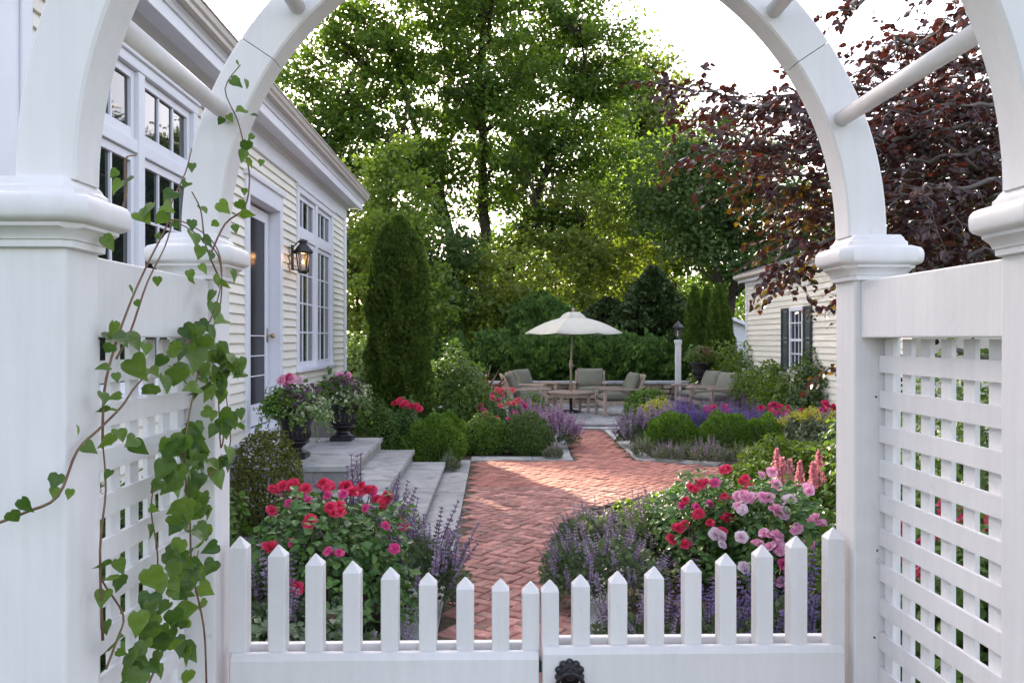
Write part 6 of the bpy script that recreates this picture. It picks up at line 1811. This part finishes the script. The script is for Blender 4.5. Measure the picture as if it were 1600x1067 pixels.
# ================================================================== VINE ON THE LEFT LATTICE
vn = thing('climbing_vine', 'green clematis vine with reddish stems climbing the left lattice and arch', 'vine', (AX - HW, 1.55, 0))
def VP(x, y, off=0.0):
    """point on the inner face of the left side panel (or just before the far post) at photo pixel"""
    d = 0.57 * FPX / max(772 - x, 1) if x < 338 else 1.775
    d = min(max(d, 1.20), 1.775)
    if x < 163: d = min(d, 1.277)
    if x < 112: d = 1.155
    return P(x, y, d - off)
STEMS = [[(322, 1067), (318, 980), (300, 890), (296, 800), (288, 705), (303, 612), (322, 540), (345, 472), (341, 400), (302, 362), (262, 342)],
         [(-6, 818), (40, 800), (90, 775), (120, 705), (155, 670), (190, 635), (215, 600), (262, 555), (320, 515), (344, 452), (344, 402), (325, 370), (282, 345), (250, 346)],
         [(160, 700), (163, 610), (180, 540), (205, 470), (232, 410), (262, 350), (268, 318), (290, 270), (300, 232)],
         [(182, 560), (205, 515), (230, 442), (258, 385), (270, 345)],
         [(345, 440), (322, 385), (314, 330), (300, 300)], [(330, 395), (352, 350), (382, 325), (390, 280), (384, 240), (372, 190), (352, 140), (376, 102)],
         [(186, 345), (198, 300), (196, 250), (213, 243)],
         [(165, 1045), (182, 1000), (192, 960), (158, 905), (160, 880)], [(215, 1067), (240, 955), (246, 870), (236, 800), (240, 760)],
         [(160, 1000), (156, 860), (165, 765), (160, 690)], [(355, 640), (345, 700), (340, 600), (330, 560)], [(300, 760), (340, 730), (360, 690), (352, 610)], [(232, 1067), (262, 1000), (290, 940), (310, 860)]]
sv = MB()
lp_, ln2 = [], []
for s_ in STEMS:
    q = [VP(x, y, 0.016 + 0.006 * math.sin(i * 1.7)) for i, (x, y) in enumerate(s_)]
    fine = []
    for i in range(len(q) - 1):
        p0 = q[max(i - 1, 0)]; p3 = q[min(i + 2, len(q) - 1)]
        for u in (0, 0.25, 0.5, 0.75):
            a_ = (q[i] * 2 + (q[i + 1] - p0) * u + (p0 * 2 - q[i] * 5 + q[i + 1] * 4 - p3) * u * u + (q[i] * 3 - p0 - q[i + 1] * 3 + p3) * u ** 3) * 0.5
            fine.append(a_)
    fine.append(q[-1])
    sv.tube(fine, list(np.linspace(0.0021, 0.0011, len(fine))), 6)
sv.build('stem', M['redstem'], vn, smooth=True)
def heart_leaf(k):
    """soft heart shaped clematis leaf, a little cupped, some with shallow shoulder lobes"""
    r_ = np.random.default_rng(40 + k)
    n = 11
    fold = 0.10 + 0.22 * r_.random(); curl = -0.12 - 0.45 * r_.random(); tw = r_.normal() * 0.25
    sh = [0.0, 0.05, 0.09, 0.0, 0.06][k % 5]
    def width(t):                      # half width along the midrib, t from -0.12 (lobe) to 1.1 (tip)
        u = min(max((t + 0.14) / 1.24, 0), 1)
        w_ = 0.80 * (math.sin(math.pi * u ** 0.62) ** 0.85) * (1 - 0.42 * u) * 0.72
        return w_ + sh * math.exp(-((t - 0.50) / 0.09) ** 2) * (1 if t < 0.6 else 0.4)
    zf = lambda x, y: fold * abs(x) + curl * y * y * 0.6 + tw * x * y + 0.035 * math.sin(8 * y + 5 * abs(x))
    vs_, f = [], []
    for i in range(n):
        t = -0.12 + 1.22 * i / (n - 1)
        w_ = width(t)
        ym = max(t, 0.0)
        for s2, q in ((-1, 1.0), (-1, 0.5), (0, 0), (1, 0.5), (1, 1.0)):
            x = s2 * q * max(w_, 0.004)
            y = ym if q == 0 else (t if q == 1.0 else (t + ym) / 2)
            vs_.append((x, y, zf(x, y)))
    for i in range(n - 1):
        for j in range(4):
            p_ = i * 5 + j
            f += [(p_, p_ + 1, p_ + 6), (p_, p_ + 6, p_ + 5)]
    return raw_mesh('leaf', np.array(vs_), np.array(f), M['vine'], lv=np.full(len(f), 0.45), smooth=True)
HL = [heart_leaf(k) for k in range(5)]
LEAVES = []                    # (x, y, size px)
big = [(22, 808, 30), (40, 790, 26), (86, 752, 26), (84, 770, 28), (108, 772, 26), (140, 700, 40), (122, 672, 22), (165, 690, 40), (168, 742, 28), (185, 528, 44), (205, 530, 50), (176, 515, 36), (170, 545, 34), (160, 575, 34), (182, 590, 24),
       (215, 575, 44), (240, 580, 40), (232, 610, 34), (258, 600, 44), (275, 590, 40), (250, 565, 36), (285, 575, 48), (305, 560, 42), (228, 545, 26), (162, 622, 28), (178, 620, 26), (160, 640, 28), (175, 640, 22), (188, 680, 40), (205, 690, 40), (218, 700, 34),
       (170, 905, 34), (185, 912, 34), (160, 935, 34), (165, 980, 38), (180, 1000, 40), (215, 975, 44), (158, 882, 26), (188, 885, 26), (240, 905, 40), (250, 915, 36), (190, 1020, 30), (215, 1030, 36), (245, 1030, 40), (250, 1050, 36),
       (235, 830, 34), (240, 795, 26), (243, 760, 24), (178, 272, 28), (200, 282, 24), (182, 292, 26), (170, 380, 30), (252, 342, 26), (248, 370, 20), (230, 328, 30), (262, 325, 28), (290, 288, 26), (300, 262, 22), (225, 340, 34), (265, 305, 30), (275, 352, 22),
       (372, 100, 16), (370, 130, 20), (385, 132, 18), (376, 172, 20), (398, 180, 22), (384, 230, 22), (390, 255, 22), (380, 245, 26), (408, 255, 18), (360, 185, 16), (345, 190, 16), (392, 215, 16), (318, 328, 26), (350, 325, 24), (378, 322, 26), (388, 335, 26), (335, 350, 24), (368, 358, 22), (382, 300, 16),
       (305, 372, 34), (325, 378, 30), (300, 352, 28), (312, 395, 26), (330, 400, 22), (352, 445, 30), (340, 440, 26), (365, 432, 26), (330, 465, 28), (335, 485, 34), (345, 500, 30), (300, 438, 20), (205, 452, 18), (215, 475, 18), (246, 440, 18), (318, 420, 22), (298, 430, 18), (258, 480, 0)]
for b_ in big:
    if b_[2]: LEAVES.append(b_)
def dens(n, poly, s0, s1):
    xs = [p_[0] for p_ in poly]; ys = [p_[1] for p_ in poly]
    k = 0
    while k < n:
        x, y = rnd.uniform(min(xs), max(xs)), rnd.uniform(min(ys), max(ys))
        if inside(x, y, poly):
            LEAVES.append((x, y, rnd.uniform(s0, s1))); k += 1
dens(34, [(262, 520), (340, 500), (362, 600), (330, 640), (282, 610)], 26, 44)
dens(48, [(255, 690), (330, 640), (375, 660), (365, 740), (310, 800), (268, 800), (250, 740)], 26, 42)
dens(50, [(262, 800), (325, 770), (335, 880), (320, 930), (270, 930)], 24, 40)
dens(30, [(235, 930), (318, 930), (310, 1067), (190, 1067)], 26, 44)
dens(14, [(330, 560), (375, 560), (380, 700), (345, 720)], 20, 32)
for i, (x, y, s_) in enumerate(LEAVES[:296]):
    p_ = VP(x, y, 0.02 + 0.03 * rnd.random())
    d_ = p_.y
    size = s_ / FPX * d_ * 0.80 * rnd.uniform(0.65, 1.2)
    face = Vector((0.45, -0.9, 0.35)) + Vector((rng.normal(), rng.normal(), rng.normal())) * 0.62
    down = Vector((rng.normal() * 0.7 + 0.25, -0.25, -1.0 + rng.normal() * 0.45))
    nrm_ = face.normalized(); ly = (down - nrm_ * down.dot(nrm_)).normalized(); lx_ = ly.cross(nrm_)
    mt = Matrix((lx_, ly, nrm_)).transposed().to_4x4() @ Matrix.Scale(size, 4)
    mt.translation = p_ - ly * size * 0.5 - ORG[vn.name]
    link('leaf', HL[i % 5], vn, mt)
